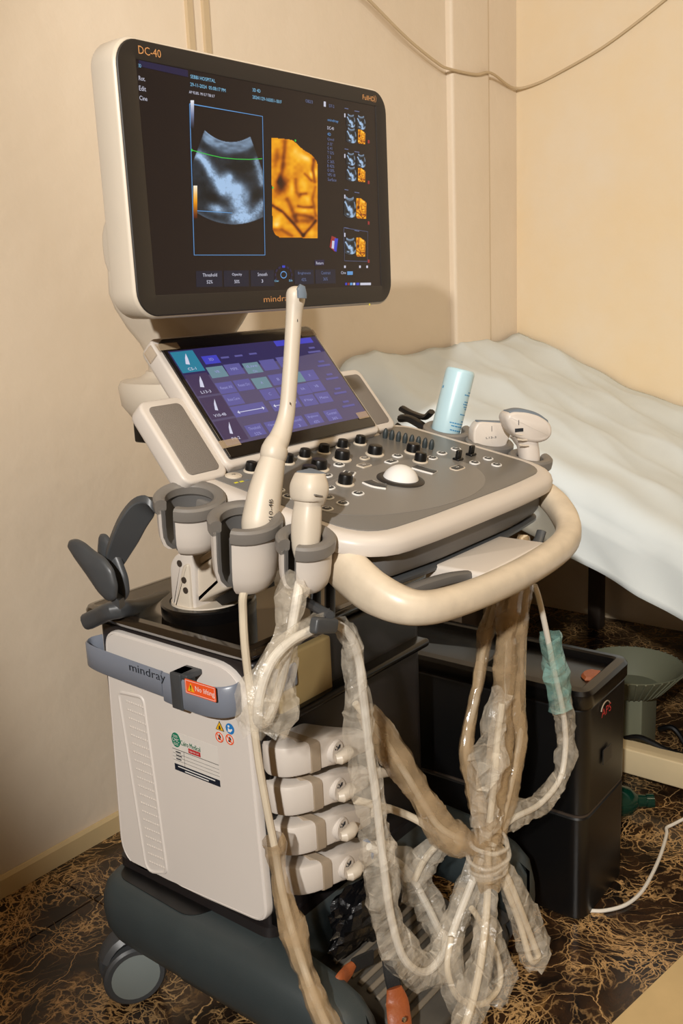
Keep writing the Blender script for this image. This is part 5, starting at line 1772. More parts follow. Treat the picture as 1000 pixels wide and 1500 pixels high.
# ================================================================== connectors plugged into the front of the cabinet
cpoly = [(0.870, 0.858), (0.860, 0.842), (0.866, 0.815), (0.890, 0.798), (0.915, 0.791), (0.932, 0.785), (0.952, 0.786), (0.985, 0.790), (1.030, 0.797), (1.036, 0.826), (0.985, 0.838), (0.955, 0.858)]
crad = [0.004, 0.012, 0.012, 0.02, 0.02, 0.012, 0.012, 0.02, 0.01, 0.012, 0.02, 0.006]
labels = ['topmost white probe connector plugged into the cabinet front', 'second white probe connector from the top on the cabinet front',
          'third white probe connector from the top on the cabinet front', 'lowest white probe connector with a blue ring on its cable neck']
for k, (zc, dx) in enumerate(((0.535, 0.0), (0.477, 0.001), (0.415, 0.003), (0.348, 0.012))):
    co = thing('probe_connector', (0.92 + dx, 0.82, zc - 0.021), labels[k], 'connector', 'probe connectors on the cabinet front')
    def drop(x): return -0.030 * max(0.0, x - 0.93) / 0.1 - 0.004
    out = round_poly(cpoly, crad, 4)
    if area2(out) < 0: out = out[::-1]
    def crings(sub, z0, z1, inset=0.0, grow=0.0):
        rr = []
        H = z1 - z0
        for d, t in ((0.005, 0.0), (0.0015, 0.04), (0.0, 0.12), (0.0, 0.86), (0.0018, 0.96), (0.006, 1.0)):
            ring = []
            for x, y in offset_poly(sub, d - grow):
                sq = 1.0 - 0.28 * min(1.0, max(0.0, (x - 0.955) / 0.06))
                z = zc + drop(x) + (z0 + H * t) * sq
                ring.append(Vector((x + dx, y, z)))
            rr.append(ring)
        return rr
    bm = B(); loft(bm, crings(out, -0.0225, 0.0225))
    obj('shell', bm, 'white_plastic', co, smooth=40)
    # tan band round the body
    sub = []
    for x, y in out:
        if 0.900 <= x <= 0.913 and y < 0.83: sub.append((x, y))
    f_ = lambda x: np.interp(x, [0.866, 0.890, 0.915, 0.932], [0.8135, 0.7965, 0.7895, 0.7835])
    bandp = [(0.900, float(f_(0.900))), (0.911, float(f_(0.911))), (0.911, 0.852), (0.900, 0.852)]
    bm = B()
    ring2 = []
    for g_, t in ((0.0004, 0),):
        z0, z1 = zc - 0.0228 - 0.004, zc + 0.0229 - 0.004
        sec = [(f_(0.9055) + 0.0046, z0), (f_(0.9055) + 0.0012, z0 + 0.0016), (f_(0.9055) - 0.0002, z0 + 0.0055), (f_(0.9055) - 0.0002, z1 - 0.0062), (f_(0.9055) + 0.0014, z1 - 0.0018), (f_(0.9055) + 0.0056, z1), (0.85, z1), (0.85, z0)]
    rr = []
    for x in (0.899, 0.9125):
        rr.append([Vector((x + dx, y + float(f_(x) - f_(0.9055)) - 0.0008 * (y < 0.84), z)) for y, z in sec])
    loft(bm, rr)
    obj('band', bm, 'tan_band', co, smooth=30)
    # lock knob
    cx, cz = 0.941 + dx, zc - 0.008
    Mk = Matrix.Translation((cx, 0.7862, cz)) @ Matrix.Rotation(math.radians(90), 4, 'X') @ Matrix.Rotation(math.radians(8), 4, 'Y')
    bm = B()
    lathe(bm, [(0.0, -0.004), (0.0165, -0.004), (0.0165, 0.002), (0.0145, 0.004), (0.0, 0.004)], Mk, 24)
    lk = obj('lock_plate', bm, 'white_plastic', co)
    bm = B()
    tube(bm, [Mk @ Vector(p) for p in ((-0.010, -0.006, 0.006), (-0.006, -0.0062, 0.010), (0.004, -0.006, 0.0125), (0.014, -0.004, 0.012), (0.020, -0.002, 0.009))], [0.006, 0.0088, 0.0095, 0.0088, 0.005], 12)
    obj('lock_knob', bm, 'cream_plastic', lk)
    bm = B()
    for q in range(3):
        lathe(bm, [(0.0, 0.004), (0.0012, 0.004), (0.0012, 0.0046), (0.0, 0.0046)], Mk @ Matrix.Translation((-0.006 + 0.003 * q, 0.006 + 0.003 * (q % 2), 0)), 8)
    slab(bm, [(-0.003, 0.003), (0.006, 0.004), (0.007, 0.008), (0.004, 0.009)], [(0, 0.004), (0, 0.0046)], Mk)
    obj('lock_mark', bm, 'ink_dark', lk)
    # strain relief neck and cable stub to the sleeves
    zn = zc + drop(1.03)
    bm = B()
    tube(bm, [(1.026 + dx, 0.812, zn), (1.045 + dx, 0.806, zn - 0.003), (1.075 + dx, 0.797, zn - 0.012)], [0.0125, 0.010, 0.0065], 14)
    obj('neck', bm, 'cream_plastic', co)
    if k == 3:
        bm = B(); tube(bm, [(1.012 + dx, 0.812, zn + 0.005), (1.018 + dx, 0.811, zn + 0.004)], 0.0195, 20, aspect=0.95)
        obj('ring', bm, 'blue_ring', co)
# ================================================================== cables in crumpled plastic sleeves
def path3(pts):
    """pixels with the distance plane they hang in: (u, v, y) -> points"""
    return [tuple(px(u, v, y=y)) for u, v, y in pts]
def resample(P, step):
    P = [np.array(p, float) for p in P]
    d = [0.0]
    for a, b in zip(P[:-1], P[1:]): d.append(d[-1] + float(np.linalg.norm((b - a)[:3])))
    n = max(4, int(d[-1] / step))
    s = np.linspace(0, d[-1], n + 1)
    A = np.array(P)
    return [np.array([np.interp(x, d, A[:, k]) for k in range(A.shape[1])]) for x in s], s
def sleeve_bm(bm, pts, seed, step=0.0055, seg=11, rough=0.26, aspect=0.8, fold=0.012, cap=False):
    """pts (x, y, z, r): a crumpled film tube with folds across and along"""
    rs = np.random.RandomState(seed)
    P, s = resample(spline(pts, 8), step)
    n = len(P)
    fr = frames([tuple(p[:3]) for p in P])
    nb = max(4, int(s[-1] / 0.013))
    T1 = rs.rand(nb + 2, seg) - 0.5                      # facets
    nb2 = max(4, int(s[-1] / 0.035))
    T2 = rs.rand(nb2 + 2, seg) - 0.5
    pinch = rs.rand(nb2 + 2)
    tw = rs.rand() * 6.28
    rings = []
    for i in range(n):
        p, t, a, b_ = fr[i]
        x1 = s[i] / s[-1] * nb; i1 = int(min(x1, nb - 1e-6)); f1 = x1 - i1
        x2 = s[i] / s[-1] * nb2; i2 = int(min(x2, nb2 - 1e-6)); f2 = x2 - i2
        pw = pinch[i2] * (1 - f2) + pinch[i2 + 1] * f2
        r = P[i][3] * (0.84 + 0.32 * pw)
        tw += 0.05 * (rs.rand() - 0.5)
        jit = (rs.rand() - 0.5) * 0.10
        ring = []
        for k in range(seg):
            an = 2 * math.pi * k / seg + tw
            q = (T1[i1, k] * (1 - f1) + T1[i1 + 1, k] * f1) * rough * 1.3 + (T2[i2, k] * (1 - f2) + T2[i2 + 1, k] * f2) * rough
            rr = r * (1 + q + jit)
            ring.append(p + a * (rr * math.cos(an)) + b_ * (rr * aspect * math.sin(an)) + t * (T1[i1, (k + 3) % seg] * fold))
        rings.append(ring)
    g = [[bm.verts.new(v) for v in r_] for r_ in rings]
    faces_from(bm, g, False, True)
    if cap:
        ngon(bm, g[-1])
def sleeved(name, label, cable_pts, cr, sleeves, group='probe cables in plastic sleeves', mc='cable_cream'):
    """a cable with its sleeves as parts; sleeves = [(pts with radius, material, seed, kwargs)]"""
    c0 = cable_pts[-1] if cable_pts else sleeves[0][0][0][:3]
    low = min([p[2] for p in cable_pts] + [p[2] - p[3] for s_ in sleeves for p in s_[0]])
    t = thing(name, (c0[0], c0[1], max(0.0, low)), label, 'cable', group)
    if cable_pts:
        bm = B(); tube(bm, spline(cable_pts, 8), cr, 10)
        obj('cable', bm, mc, t)
    for pts, m, seed, kw in sleeves:
        if m != 'film_dense':
            kw = dict(kw, step=0.0075, seg=10)
            kw['rough'] = kw.get('rough', 0.26) * 1.25
            pts = [(*q[:3], q[3] * 1.12) for q in pts]
        bm = B(); sleeve_bm(bm, pts, seed, **kw)
        obj('plastic_sleeve', bm, m, t, smooth=0 if m != 'film_dense' else 40)
    return t
def R(pts, radii):
    P = path3(pts)
    return [(*p, r) for p, r in zip(P, radii if isinstance(radii, (list, tuple)) else [radii] * len(P))]

# from the middle left holder straight down past the side panel
c1 = path3([(372, 838, 0.786), (357, 868, 0.786), (356, 900, 0.79), (359, 950, 0.792), (366, 1010, 0.793), (378, 1110, 0.792), (392, 1190, 0.788), (402, 1240, 0.785), (414, 1310, 0.775), (436, 1390, 0.75), (460, 1460, 0.72), (486, 1520, 0.695), (510, 1590, 0.67)])
s1 = [(*px(u, v, y=y), r) for u, v, y, r in ((398, 1228, 0.785, 0.0165), (404, 1240, 0.784, 0.0190), (406, 1256, 0.783, 0.0160), (408, 1272, 0.782, 0.0115), (414, 1310, 0.775, 0.0140), (425, 1350, 0.765, 0.0165), (436, 1390, 0.75, 0.0165), (450, 1430, 0.735, 0.0150), (462, 1465, 0.72, 0.0165), (486, 1520, 0.695, 0.017), (505, 1580, 0.68, 0.016))]
sleeved('probe_cable', 'cream cable hanging down past the white side panel into a tan plastic sleeve', c1, 0.0052, [(s1, 'film_dense', 5, dict(fold=0.004, rough=0.2))])

# from the front left holder, round a loose loop, over the hook and down to the knot
c2 = path3([(440, 845, 0.705), (434, 880, 0.70), (422, 950, 0.705), (405, 1020, 0.71), (388, 1058, 0.712), (377, 1052, 0.708), (382, 1010, 0.70), (398, 968, 0.695), (425, 940, 0.69), (455, 924, 0.688), (480, 912, 0.692), (508, 925, 0.69), (524, 960, 0.69), (532, 1020, 0.69), (540, 1090, 0.69), (551, 1170, 0.69), (562, 1270, 0.69), (574, 1350, 0.69), (592, 1405, 0.685), (622, 1424, 0.68), (650, 1395, 0.675), (676, 1330, 0.67), (700, 1270, 0.662), (712, 1240, 0.66)])
s2a = R([(432, 842, 0.70), (428, 868, 0.70), (424, 900, 0.70), (418, 940, 0.702), (408, 990, 0.704), (396, 1040, 0.706), (386, 1072, 0.706)], [0.010, 0.020, 0.015, 0.014, 0.022, 0.032, 0.026])
s2b = R([(372, 1068, 0.703), (376, 1030, 0.698), (388, 990, 0.694), (412, 950, 0.690), (444, 924, 0.688), (466, 914, 0.688)], [0.017, 0.020, 0.018, 0.015, 0.012, 0.013])
s2c = R([(496, 912, 0.688), (512, 935, 0.69), (518, 965, 0.69), (521, 1010, 0.69), (529, 1090, 0.69), (541, 1170, 0.69), (556, 1270, 0.69), (566, 1350, 0.69), (588, 1398, 0.685), (620, 1424, 0.68), (648, 1398, 0.675), (672, 1335, 0.67), (698, 1270, 0.663), (712, 1240, 0.66)],
        [0.010, 0.013, 0.015, 0.0185, 0.021, 0.022, 0.023, 0.024, 0.025, 0.022, 0.022, 0.021, 0.019, 0.017])
sleeved('probe_cable', 'white cable in a clear plastic sleeve looped over the grey hook', c2, 0.0056,
        [(s2a, 'film', 11, dict(rough=0.34, aspect=0.7)), (s2b, 'film', 12, dict(rough=0.2, aspect=0.8)), (s2c, 'film', 13, dict(rough=0.2, aspect=0.75, fold=0.01))], mc='cable_white')

# bundle hanging from the right end of the handle down to the knot
c3 = path3([(772, 800, 0.665), (752, 880, 0.662), (744, 960, 0.66), (740, 1040, 0.66), (728, 1120, 0.66), (722, 1200, 0.66), (715, 1245, 0.655)])
s3 = R([(768, 786, 0.655), (757, 830, 0.655), (746, 880, 0.655), (741, 940, 0.655), (738, 1000, 0.655), (735, 1050, 0.655), (733, 1090, 0.655), (728, 1150, 0.655), (720, 1215, 0.655)], [0.012, 0.017, 0.020, 0.020, 0.020, 0.018, 0.022, 0.024, 0.016])
sleeved('probe_cable', 'cable in tan plastic sleeve hanging straight down, middle of the right bundle', c3, 0.005, [(s3, 'film_dense', 21, dict(fold=0.003, rough=0.13, aspect=0.8))])
c4 = path3([(776, 812, 0.66), (768, 900, 0.655), (765, 1000, 0.655), (764, 1060, 0.655), (752, 1130, 0.652), (735, 1200, 0.65), (720, 1245, 0.65)])
s4 = R([(776, 800, 0.65), (766, 850, 0.65), (757, 920, 0.65), (754, 1000, 0.65), (756, 1050, 0.65), (758, 1090, 0.65), (750, 1140, 0.65), (738, 1190, 0.65), (724, 1235, 0.65)], [0.010, 0.016, 0.0175, 0.0175, 0.0175, 0.017, 0.0175, 0.018, 0.014])
sleeved('probe_cable', 'cable in tan plastic sleeve, rightmost strand of the hanging bundle', c4, 0.005, [(s4, 'film_dense', 22, dict(fold=0.003, rough=0.13, aspect=0.85))])
c5 = path3([(757, 830, 0.68), (728, 880, 0.682), (708, 950, 0.682), (700, 1010, 0.682), (686, 1070, 0.68), (684, 1110, 0.675), (700, 1160, 0.668), (708, 1240, 0.66)])
s5 = R([(752, 842, 0.68), (730, 880, 0.682), (716, 912, 0.682), (708, 950, 0.682), (700, 1000, 0.682), (689, 1050, 0.68), (683, 1100, 0.676), (690, 1140, 0.67), (702, 1190, 0.664), (708, 1235, 0.66)], [0.010, 0.011, 0.013, 0.0125, 0.0115, 0.0115, 0.013, 0.015, 0.017, 0.016])
sleeved('probe_cable', 'cable in thin tan plastic sleeve, leftmost strand of the hanging bundle', c5, 0.0045, [(s5, 'film_dense', 23, dict(fold=0.003, rough=0.16))])
s6 = R([(738, 1015, 0.645), (725, 1050, 0.645), (722, 1085, 0.645), (716, 1110, 0.645), (710, 1140, 0.645), (708, 1180, 0.645), (712, 1218, 0.648)], [0.014, 0.018, 0.016, 0.028, 0.026, 0.020, 0.018])
c6 = path3([(735, 1030, 0.646), (728, 1085, 0.646), (724, 1140, 0.646), (714, 1230, 0.648)])
sleeved('probe_cable', 'cable in a bunched clear plastic sleeve at the middle of the hanging bundle', c6, 0.005, [(s6, 'film', 24, dict(rough=0.34))])

# white cable with the green sleeve at the right
c7 = path3([(783, 858, 0.645), (790, 880, 0.645), (802, 935, 0.645), (812, 985, 0.645), (824, 1040, 0.645), (828, 1090, 0.645), (820, 1140, 0.645), (790, 1178, 0.648), (750, 1200, 0.652), (722, 1230, 0.655)])
s7a = R([(806, 930, 0.645), (808, 944, 0.645), (811, 965, 0.645), (814, 990, 0.645), (818, 1012, 0.645), (820, 1032, 0.645)], [0.0180, 0.0210, 0.0195, 0.0205, 0.0205, 0.0185])
s7b = R([(820, 1022, 0.645), (826, 1050, 0.645), (829, 1080, 0.645), (826, 1115, 0.645), (818, 1145, 0.645), (800, 1168, 0.646), (778, 1184, 0.648), (756, 1192, 0.65), (735, 1205, 0.652)], [0.016, 0.0175, 0.0165, 0.0165, 0.0165, 0.0165, 0.0165, 0.015, 0.014])
sleeved('probe_cable', 'white cable with a green plastic collar above its clear sleeve, right of the bundle', c7, 0.0045,
        [(s7a, 'film_green', 31, dict(rough=0.22, fold=0.006)), (s7b, 'film', 32, dict(rough=0.3))], mc='cable_white')

# strands from the connectors to the knot
c8 = path3([(520, 1030, 0.775), (556, 1075, 0.76), (592, 1130, 0.74), (622, 1180, 0.72), (648, 1215, 0.70), (700, 1240, 0.665)])
s8 = R([(535, 1040, 0.77), (560, 1080, 0.755), (590, 1126, 0.735), (618, 1168, 0.715), (640, 1205, 0.70), (662, 1228, 0.685), (705, 1242, 0.665)], [0.017, 0.021, 0.023, 0.021, 0.021, 0.024, 0.016])
sleeved('probe_cable', 'cable in tan plastic sleeve sloping from the upper connectors down to the knot', c8, 0.005, [(s8, 'film_dense', 41, dict(fold=0.003, rough=0.18))])
c9 = path3([(520, 1172, 0.79), (575, 1186, 0.77), (612, 1202, 0.745), (642, 1222, 0.715), (700, 1242, 0.668)])
sleeved('probe_cable', 'thin bare cream cable running from the third connector towards the knot', c9, 0.0058, [])
c10 = path3([(540, 1240, 0.79), (570, 1255, 0.78), (598, 1278, 0.765), (622, 1320, 0.745), (642, 1360, 0.73), (662, 1395, 0.715)])
s10 = R([(556, 1248, 0.785), (585, 1265, 0.77), (608, 1290, 0.758), (630, 1330, 0.74), (646, 1365, 0.728), (660, 1398, 0.715)], [0.014, 0.018, 0.021, 0.021, 0.019, 0.016])
sleeved('probe_cable', 'white cable in clear plastic sleeve leaving the lowest connector over the foot rest', c10, 0.0058, [(s10, 'film', 42, dict(rough=0.3))], mc='cable_white')
c11 = path3([(606, 1290, 0.745), (620, 1262, 0.74), (640, 1238, 0.72), (664, 1228, 0.70), (700, 1243, 0.665)])
s11 = R([(602, 1292, 0.745), (618, 1264, 0.738), (640, 1240, 0.72), (668, 1230, 0.70), (702, 1244, 0.665)], [0.016, 0.020, 0.021, 0.019, 0.015])
sleeved('probe_cable', 'short cable loop in clear plastic sleeve just left of the knot', c11, 0.005, [(s11, 'film', 43, dict(rough=0.32))])

# strands below the knot
c12 = path3([(714, 1240, 0.652), (714, 1300, 0.645), (710, 1360, 0.635), (702, 1420, 0.625), (688, 1480, 0.615), (668, 1540, 0.60)])
s12 = R([(714, 1262, 0.65), (715, 1295, 0.645), (712, 1330, 0.64), (708, 1370, 0.635), (703, 1410, 0.628), (697, 1440, 0.622), (690, 1475, 0.615), (670, 1540, 0.60)], [0.015, 0.019, 0.0175, 0.019, 0.019, 0.020, 0.020, 0.019])
sleeved('probe_cable', 'cable in crinkled plastic sleeve dropping straight from the knot to the floor', c12, 0.0055, [(s12, 'film', 51, dict(rough=0.26))])
c13 = path3([(722, 1246, 0.652), (745, 1290, 0.64), (765, 1340, 0.63), (782, 1385, 0.622), (788, 1402, 0.618), (776, 1405, 0.618), (760, 1350, 0.635), (736, 1290, 0.645)])
s13 = R([(724, 1252, 0.652), (744, 1290, 0.64), (760, 1325, 0.632), (774, 1360, 0.626), (784, 1390, 0.62), (788, 1412, 0.617)], [0.014, 0.020, 0.024, 0.027, 0.027, 0.020])
sleeved('probe_cable', 'cable end looped in a clear plastic sleeve right of the knot', c13, 0.005, [(s13, 'film', 52, dict(rough=0.2, aspect=0.7, cap=True))])
c14 = path3([(660, 1372, 0.66), (655, 1420, 0.655), (672, 1462, 0.65), (708, 1470, 0.645), (732, 1440, 0.645), (726, 1395, 0.65), (700, 1345, 0.655), (690, 1330, 0.66)])
s14a = R([(664, 1368, 0.662), (660, 1410, 0.657), (668, 1452, 0.65), (684, 1478, 0.648)], [0.018, 0.022, 0.022, 0.016])
s14b = R([(700, 1340, 0.66), (724, 1385, 0.655), (734, 1430, 0.65), (724, 1470, 0.648)], [0.014, 0.021, 0.023, 0.015])
sleeved('probe_cable', 'cable loop in loose clear plastic hanging low behind the knot', c14, 0.0045, [(s14a, 'film', 53, dict(rough=0.2)), (s14b, 'film', 54, dict(rough=0.2))])

# the knot itself: film wound round the strands
kn = thing('sleeve_knot', px(715, 1290, y=0.645), 'knot of wound tan plastic tying all the cable sleeves together', 'plastic wrap')
k1 = R([(714, 1196, 0.652), (716, 1215, 0.65), (712, 1235, 0.648), (714, 1255, 0.646), (715, 1275, 0.645), (715, 1296, 0.645)], [0.017, 0.022, 0.027, 0.030, 0.027, 0.017])
bm = B(); sleeve_bm(bm, k1, 61, step=0.003, seg=14, rough=0.28, aspect=0.9, fold=0.01)
obj('wrap', bm, 'film_dense', kn, smooth=22)
for k, (v, r) in enumerate(((1232, 0.029), (1250, 0.032), (1263, 0.030), (1275, 0.0285))):
    c = px(715, v, y=0.646)
    bm = B()
    rs = np.random.RandomState(70 + k)
    ring = [(c.x + (r + 0.003 * rs.rand()) * math.cos(t), c.y + (r * 0.9 + 0.002 * rs.rand()) * math.sin(t), c.z + 0.006 * math.sin(t + k) + 0.002 * rs.rand()) for t in np.linspace(0, 2 * math.pi, 14, endpoint=False)]
    tube(bm, spline(ring, 3, closed=True), 0.0034, 6, closed=True)
    obj('winding', bm, 'film', kn, smooth=30)
# ================================================================== black tower beside the machine
tx0, tx1, ty0_, ty1_, tz = 1.459, 1.652, 0.655, 1.32, 0.452
tw = thing('tower_unit', ((tx0 + tx1) / 2, (ty0_ + ty1_) / 2, 0), 'tall black plastic power unit tower standing on the floor under the couch edge', 'tower')
bm = B()
rbox(bm, (tx0, ty0_ + 0.012, 0.012), (tx1, ty1_, tz - 0.012), 0.01)
obj('body', bm, 'black_gloss', tw)
bm = B()
slab(bm, round_poly([(tx0 - 0.004, ty0_ - 0.006), (tx1 + 0.004, ty0_ - 0.002), (tx1 + 0.004, ty1_), (tx0 - 0.004, ty1_)], [0.03, 0.03, 0.01, 0.01], 6), [(0.006, 0.0), (0.0, 0.006), (0.0, 0.205), (0.004, 0.21)])
obj('lower_shell', bm, 'black_plastic', tw)
bm = B()
slab(bm, round_poly([(tx0 - 0.004, ty0_ - 0.006), (tx1 + 0.004, ty0_ - 0.002), (tx1 + 0.004, ty1_), (tx0 - 0.004, ty1_)], [0.03, 0.03, 0.01, 0.01], 6), [(0.006, 0.212), (0.0, 0.216), (0.0, 0.415), (0.004, 0.42)])
obj('upper_shell', bm, 'black_plastic', tw)
bm = B()
oo = round_poly([(tx0 - 0.008, ty0_ - 0.012), (tx1 + 0.006, ty0_ - 0.006), (tx1 + 0.006, ty1_ + 0.002), (tx0 - 0.008, ty1_ + 0.002)], [0.03, 0.03, 0.01, 0.01], 6)
ii = offset_poly(oo if area2(oo) > 0 else oo[::-1], 0.024)
if area2(oo) < 0: oo = oo[::-1]
rings = [[Vector((x, y, z)) for x, y in q] for q, z in ((offset_poly(oo, 0.004), 0.418), (oo, 0.424), (oo, 0.446), (offset_poly(oo, 0.005), 0.453), (offset_poly(oo, 0.020), 0.455), (ii, 0.452), (offset_poly(ii, 0.004), 0.438))]
loft(bm, rings)
obj('top_tray', bm, 'black_gloss', tw)
bm = B()
rbox(bm, (tx0 + 0.02, 0.86, 0.437), (tx1 - 0.02, 0.868, 0.456), 0.002)
obj('tray_divider', bm, 'black_gloss', tw)
WF = Frame((0, ty0_ - 0.007, 0), (1, 0, 0), (0, 0, 1))
a = WF.hit(880, 1052); 
text('lettering', 'APS', WF, a, WF.hit(894, 1040)[0] - a[0], 0.016, 'label_red', tw, 0.001)
q = [WF.hit(u, v) for u, v in ((881, 1120), (895, 1108), (895, 1090), (881, 1099))]
c = (sum(p[0] for p in q) / 4, sum(p[1] for p in q) / 4)
flat('badge', WF, rect(WF, c, 0.036, 0.028), 0.0, 'bezel', tw, 0.002)
bm = B()
ac = WF.hit(886, 1040)
tube(bm, [WF.pt(ac[0] + 0.02 * math.cos(t), ac[1] + 0.017 * math.sin(t), 0.001) for t in np.linspace(0.5, 2.9, 9)], 0.0012, 6)
obj('emblem_arc', bm, 'tan_band', tw)
bm = B()
slab(bm, round_poly([(tx0 - 0.004, ty0_ - 0.006), (tx1 + 0.004, ty0_ - 0.002), (tx1 + 0.004, ty1_), (tx0 - 0.004, ty1_)], [0.03, 0.03, 0.01, 0.01], 6), [(0.0012, 0.209), (0.0012, 0.2135)])
obj('seam_highlight', bm, 'bed_frame', tw)  # brown strip, the lit highlight along the joint put into its colour
# scrap lying on the tower
p = px(866, 974, z=0.462)
bm = B()
rs = np.random.RandomState(9)
slab(bm, [(p.x + (0.020 + 0.008 * rs.rand()) * math.cos(t), p.y + (0.016 + 0.006 * rs.rand()) * math.sin(t)) for t in np.linspace(0, 2 * math.pi, 12, endpoint=False)], [(0.002, 0.438), (0.0, 0.442), (0.004, 0.447)])
tag(obj('scrap', bm, 'leather'), 'small orange scrap lying on top of the black tower', 'scrap')

# ================================================================== things on the floor and under the couch
bm = B()
pts = []
for u, v in ((862, 1334), (885, 1334), (915, 1326), (938, 1308), (955, 1280), (968, 1250), (976, 1222), (976, 1213), (985, 1208), (1005, 1198), (1060, 1172), (1130, 1150)):
    q = px(u, v, z=0.004); pts.append((q.x, q.y, 0.0042))
tube(bm, spline(pts, 6), 0.0036, 8)
tag(obj('floor_cable', bm, 'cable_white'), 'thin white cable curving over the marble floor from the black tower', 'cable')
# beige board at the lower right corner
m0, m1 = px(893, 1500, z=0.012), px(1000, 1397, z=0.012)
d = (m1 - m0); d.z = 0; d.normalize()
nn = Vector((d.y, -d.x, 0))
o_ = m0 - d * 0.35
bd = [(o_ + d * a + nn * b) for a, b in ((0, 0), (1.3, 0), (1.3, 0.6), (0, 0.6))]
board = thing('beige_board', ((bd[0] + bd[2]) / 2).to_tuple()[:2] + (0.0,), 'flat pale beige board lying on the floor at the lower right corner', 'board')
bm = B(); slab(bm, [(p.x, p.y) for p in bd], [(0, 0.0), (0, 0.010)])
obj('edge', bm, 'board_edge', board, smooth=0)
bm = B(); slab(bm, offset_poly([(p.x, p.y) for p in bd] if area2([(p.x, p.y) for p in bd]) > 0 else [(p.x, p.y) for p in bd][::-1], 0.0015), [(0, 0.010), (0, 0.0125)])
obj('surface', bm, 'board_beige', board, smooth=0)

# ribbed basket, box, bottle and black cables by the couch
bx = px(948, 1046, x=2.16)
bm = B()
zb = 0.155
bk = thing('plastic_basket', (2.16, 0.83, zb), 'pale ribbed plastic basket half hidden behind the black tower', 'basket')
ctr = Vector((2.16, 0.845, zb))
lathe(bm, [(0.055, 0.0), (0.075, 0.006), (0.115, 0.055), (0.125, 0.066), (0.122, 0.067), (0.110, 0.056), (0.072, 0.010), (0.0, 0.008)], Matrix.Translation(ctr), 40)
obj('bowl', bm, 'basket', bk, smooth=40)
src = None
for k in range(40):
    a = 2 * math.pi * k / 40
    bm = B()
    tube(bm, [ctr + Vector((r * math.cos(a), r * math.sin(a), z)) for r, z in ((0.068, 0.002), (0.078, 0.009), (0.116, 0.053), (0.127, 0.066))], 0.0022, 5)
    obj('rib', bm, 'basket', bk)
bm = B()
rbox(bm, (2.115, 0.80, 0.0), (2.215, 0.89, 0.155), 0.004)
tag(obj('small_box', bm, 'basket'), 'small pale box standing under the ribbed basket', 'box')
g = px(932, 1200, z=0.0)
gb = thing('green_bottle', (1.86, 0.735, 0.0), 'dark green bottle lying on the floor beside the black tower', 'bottle')
Mg = Matrix.Translation((1.83, 0.76, 0.036)) @ Matrix.Rotation(math.radians(-55), 4, 'Z') @ Matrix.Rotation(math.radians(90), 4, 'Y')
bm = B(); lathe(bm, [(0.0, -0.08), (0.030, -0.08), (0.035, -0.074), (0.036, 0.02), (0.030, 0.045), (0.014, 0.062), (0.0125, 0.082), (0.0, 0.083)], Mg, 24)
obj('body', bm, 'green_bottle', gb)
bm = B(); lathe(bm, [(0.0, 0.080), (0.015, 0.080), (0.015, 0.096), (0.0, 0.097)], Mg, 18)
obj('cap', bm, 'green_bottle', gb)
for k, pts in enumerate((((915, 1082, 2.0), (935, 1080, 2.0), (955, 1088, 2.0), (975, 1098, 2.0), (1010, 1110, 2.0)), ((965, 1068, 2.25), (985, 1066, 2.25), (1000, 1085, 2.25), (1010, 1110, 2.25)))):
    bm = B()
    tube(bm, spline([tuple(px(u, v, x=x)) for u, v, x in pts], 6), 0.007, 8)
    tag(obj('black_cable', bm, 'black_plastic'), ('thick black cable crossing in front of the small pale box', 'black cable coiling right of the ribbed basket')[k], 'cable')

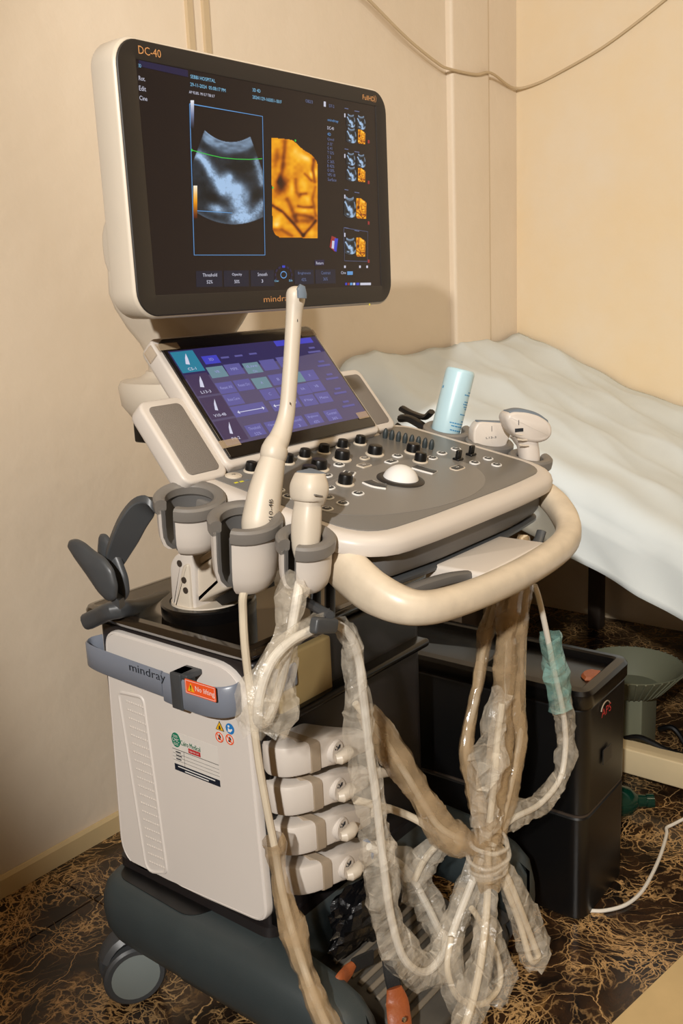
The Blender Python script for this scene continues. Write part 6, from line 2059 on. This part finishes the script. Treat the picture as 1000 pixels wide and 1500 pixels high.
# crumpled black plastic bag on the base behind the foot rest
rs = np.random.RandomState(8)
bm = B()
N1, N2 = 22, 30
g = []
for i in range(N1 + 1):
    th = math.pi * i / N1
    row = []
    for j in range(N2):
        ph_ = 2 * math.pi * j / N2
        r_ = 1 + 0.28 * (rs.rand() - 0.5) + 0.16 * math.sin(3 * ph_ + 2 * th)
        row.append(bm.verts.new((1.02 + 0.085 * r_ * math.sin(th) * math.cos(ph_), 0.808 + 0.030 * r_ * math.sin(th) * math.sin(ph_), 0.222 + 0.045 * r_ * math.cos(th) * (1 if i else 1))))
    g.append(row)
faces_from(bm, g, False, True)
tag(obj('plastic_bag', bm, 'bag_black', smooth=20), 'crumpled black plastic bag on the base behind the foot rest', 'bag')
# two leather tabs with black webbing lying over the foot rest
def strap(label, tab, web, y, wpx, rivet=None):
    t = thing('leather_strap', px(tab[-1][0], tab[-1][1], y=y[-1]), label, 'strap', 'leather straps at the foot rest')
    P = []
    for k, (u, v, r) in enumerate(tab):
        q = px(u, v, y=y[min(k, len(y) - 1)]); P.append((q.x, q.y, q.z, r))
    S = spline(P, 5)
    bm = B(); tube(bm, [p[:3] for p in S], [p[3] for p in S], 12, up=(0.6, -0.75, 0.2), aspect=1.0)
    # flatten into a strap
    bm.free(); bm = B()
    tube(bm, [p[:3] for p in S], [0.005] * len(S), 12, up=(-0.5, -0.75, 0.3), aspect=[p[3] / 0.005 for p in S])
    obj('leather_tab', bm, 'leather', t)
    P = [tuple(px(u, v, y=yy)) for u, v, yy in web]
    bm = B(); tube(bm, spline(P, 4), 0.003, 8, up=(-0.5, -0.75, 0.3), aspect=3.6, power=0.6)
    obj('webbing', bm, 'webbing', t)
    if rivet:
        bm = B(); lathe(bm, [(0.0, -0.003), (0.0034, -0.002), (0.0034, 0.0012), (0.0, 0.0024)], Matrix.Translation(px(rivet[0], rivet[1], y=rivet[2])) @ Matrix.Rotation(math.radians(90), 4, 'X'), 12)
        obj('rivet', bm, 'metal', t)
strap('brown leather strap end with a silver rivet in front of the foot rest', [(577, 1447, 0.011), (582, 1470, 0.0165), (585, 1495, 0.017), (590, 1530, 0.014), (594, 1565, 0.010)], [(570, 1408, 0.70), (573, 1428, 0.69), (578, 1450, 0.685)], [0.680, 0.672, 0.66, 0.65, 0.64], 20, (592, 1494, 0.645))
strap('brown leather strap end on the foot rest beside the black bag', [(517, 1413, 0.006), (508, 1424, 0.010), (499, 1436, 0.0105), (494, 1446, 0.006)], [(545, 1402, 0.745), (530, 1408, 0.745), (516, 1415, 0.745)], [0.745, 0.745, 0.74, 0.74], 14)
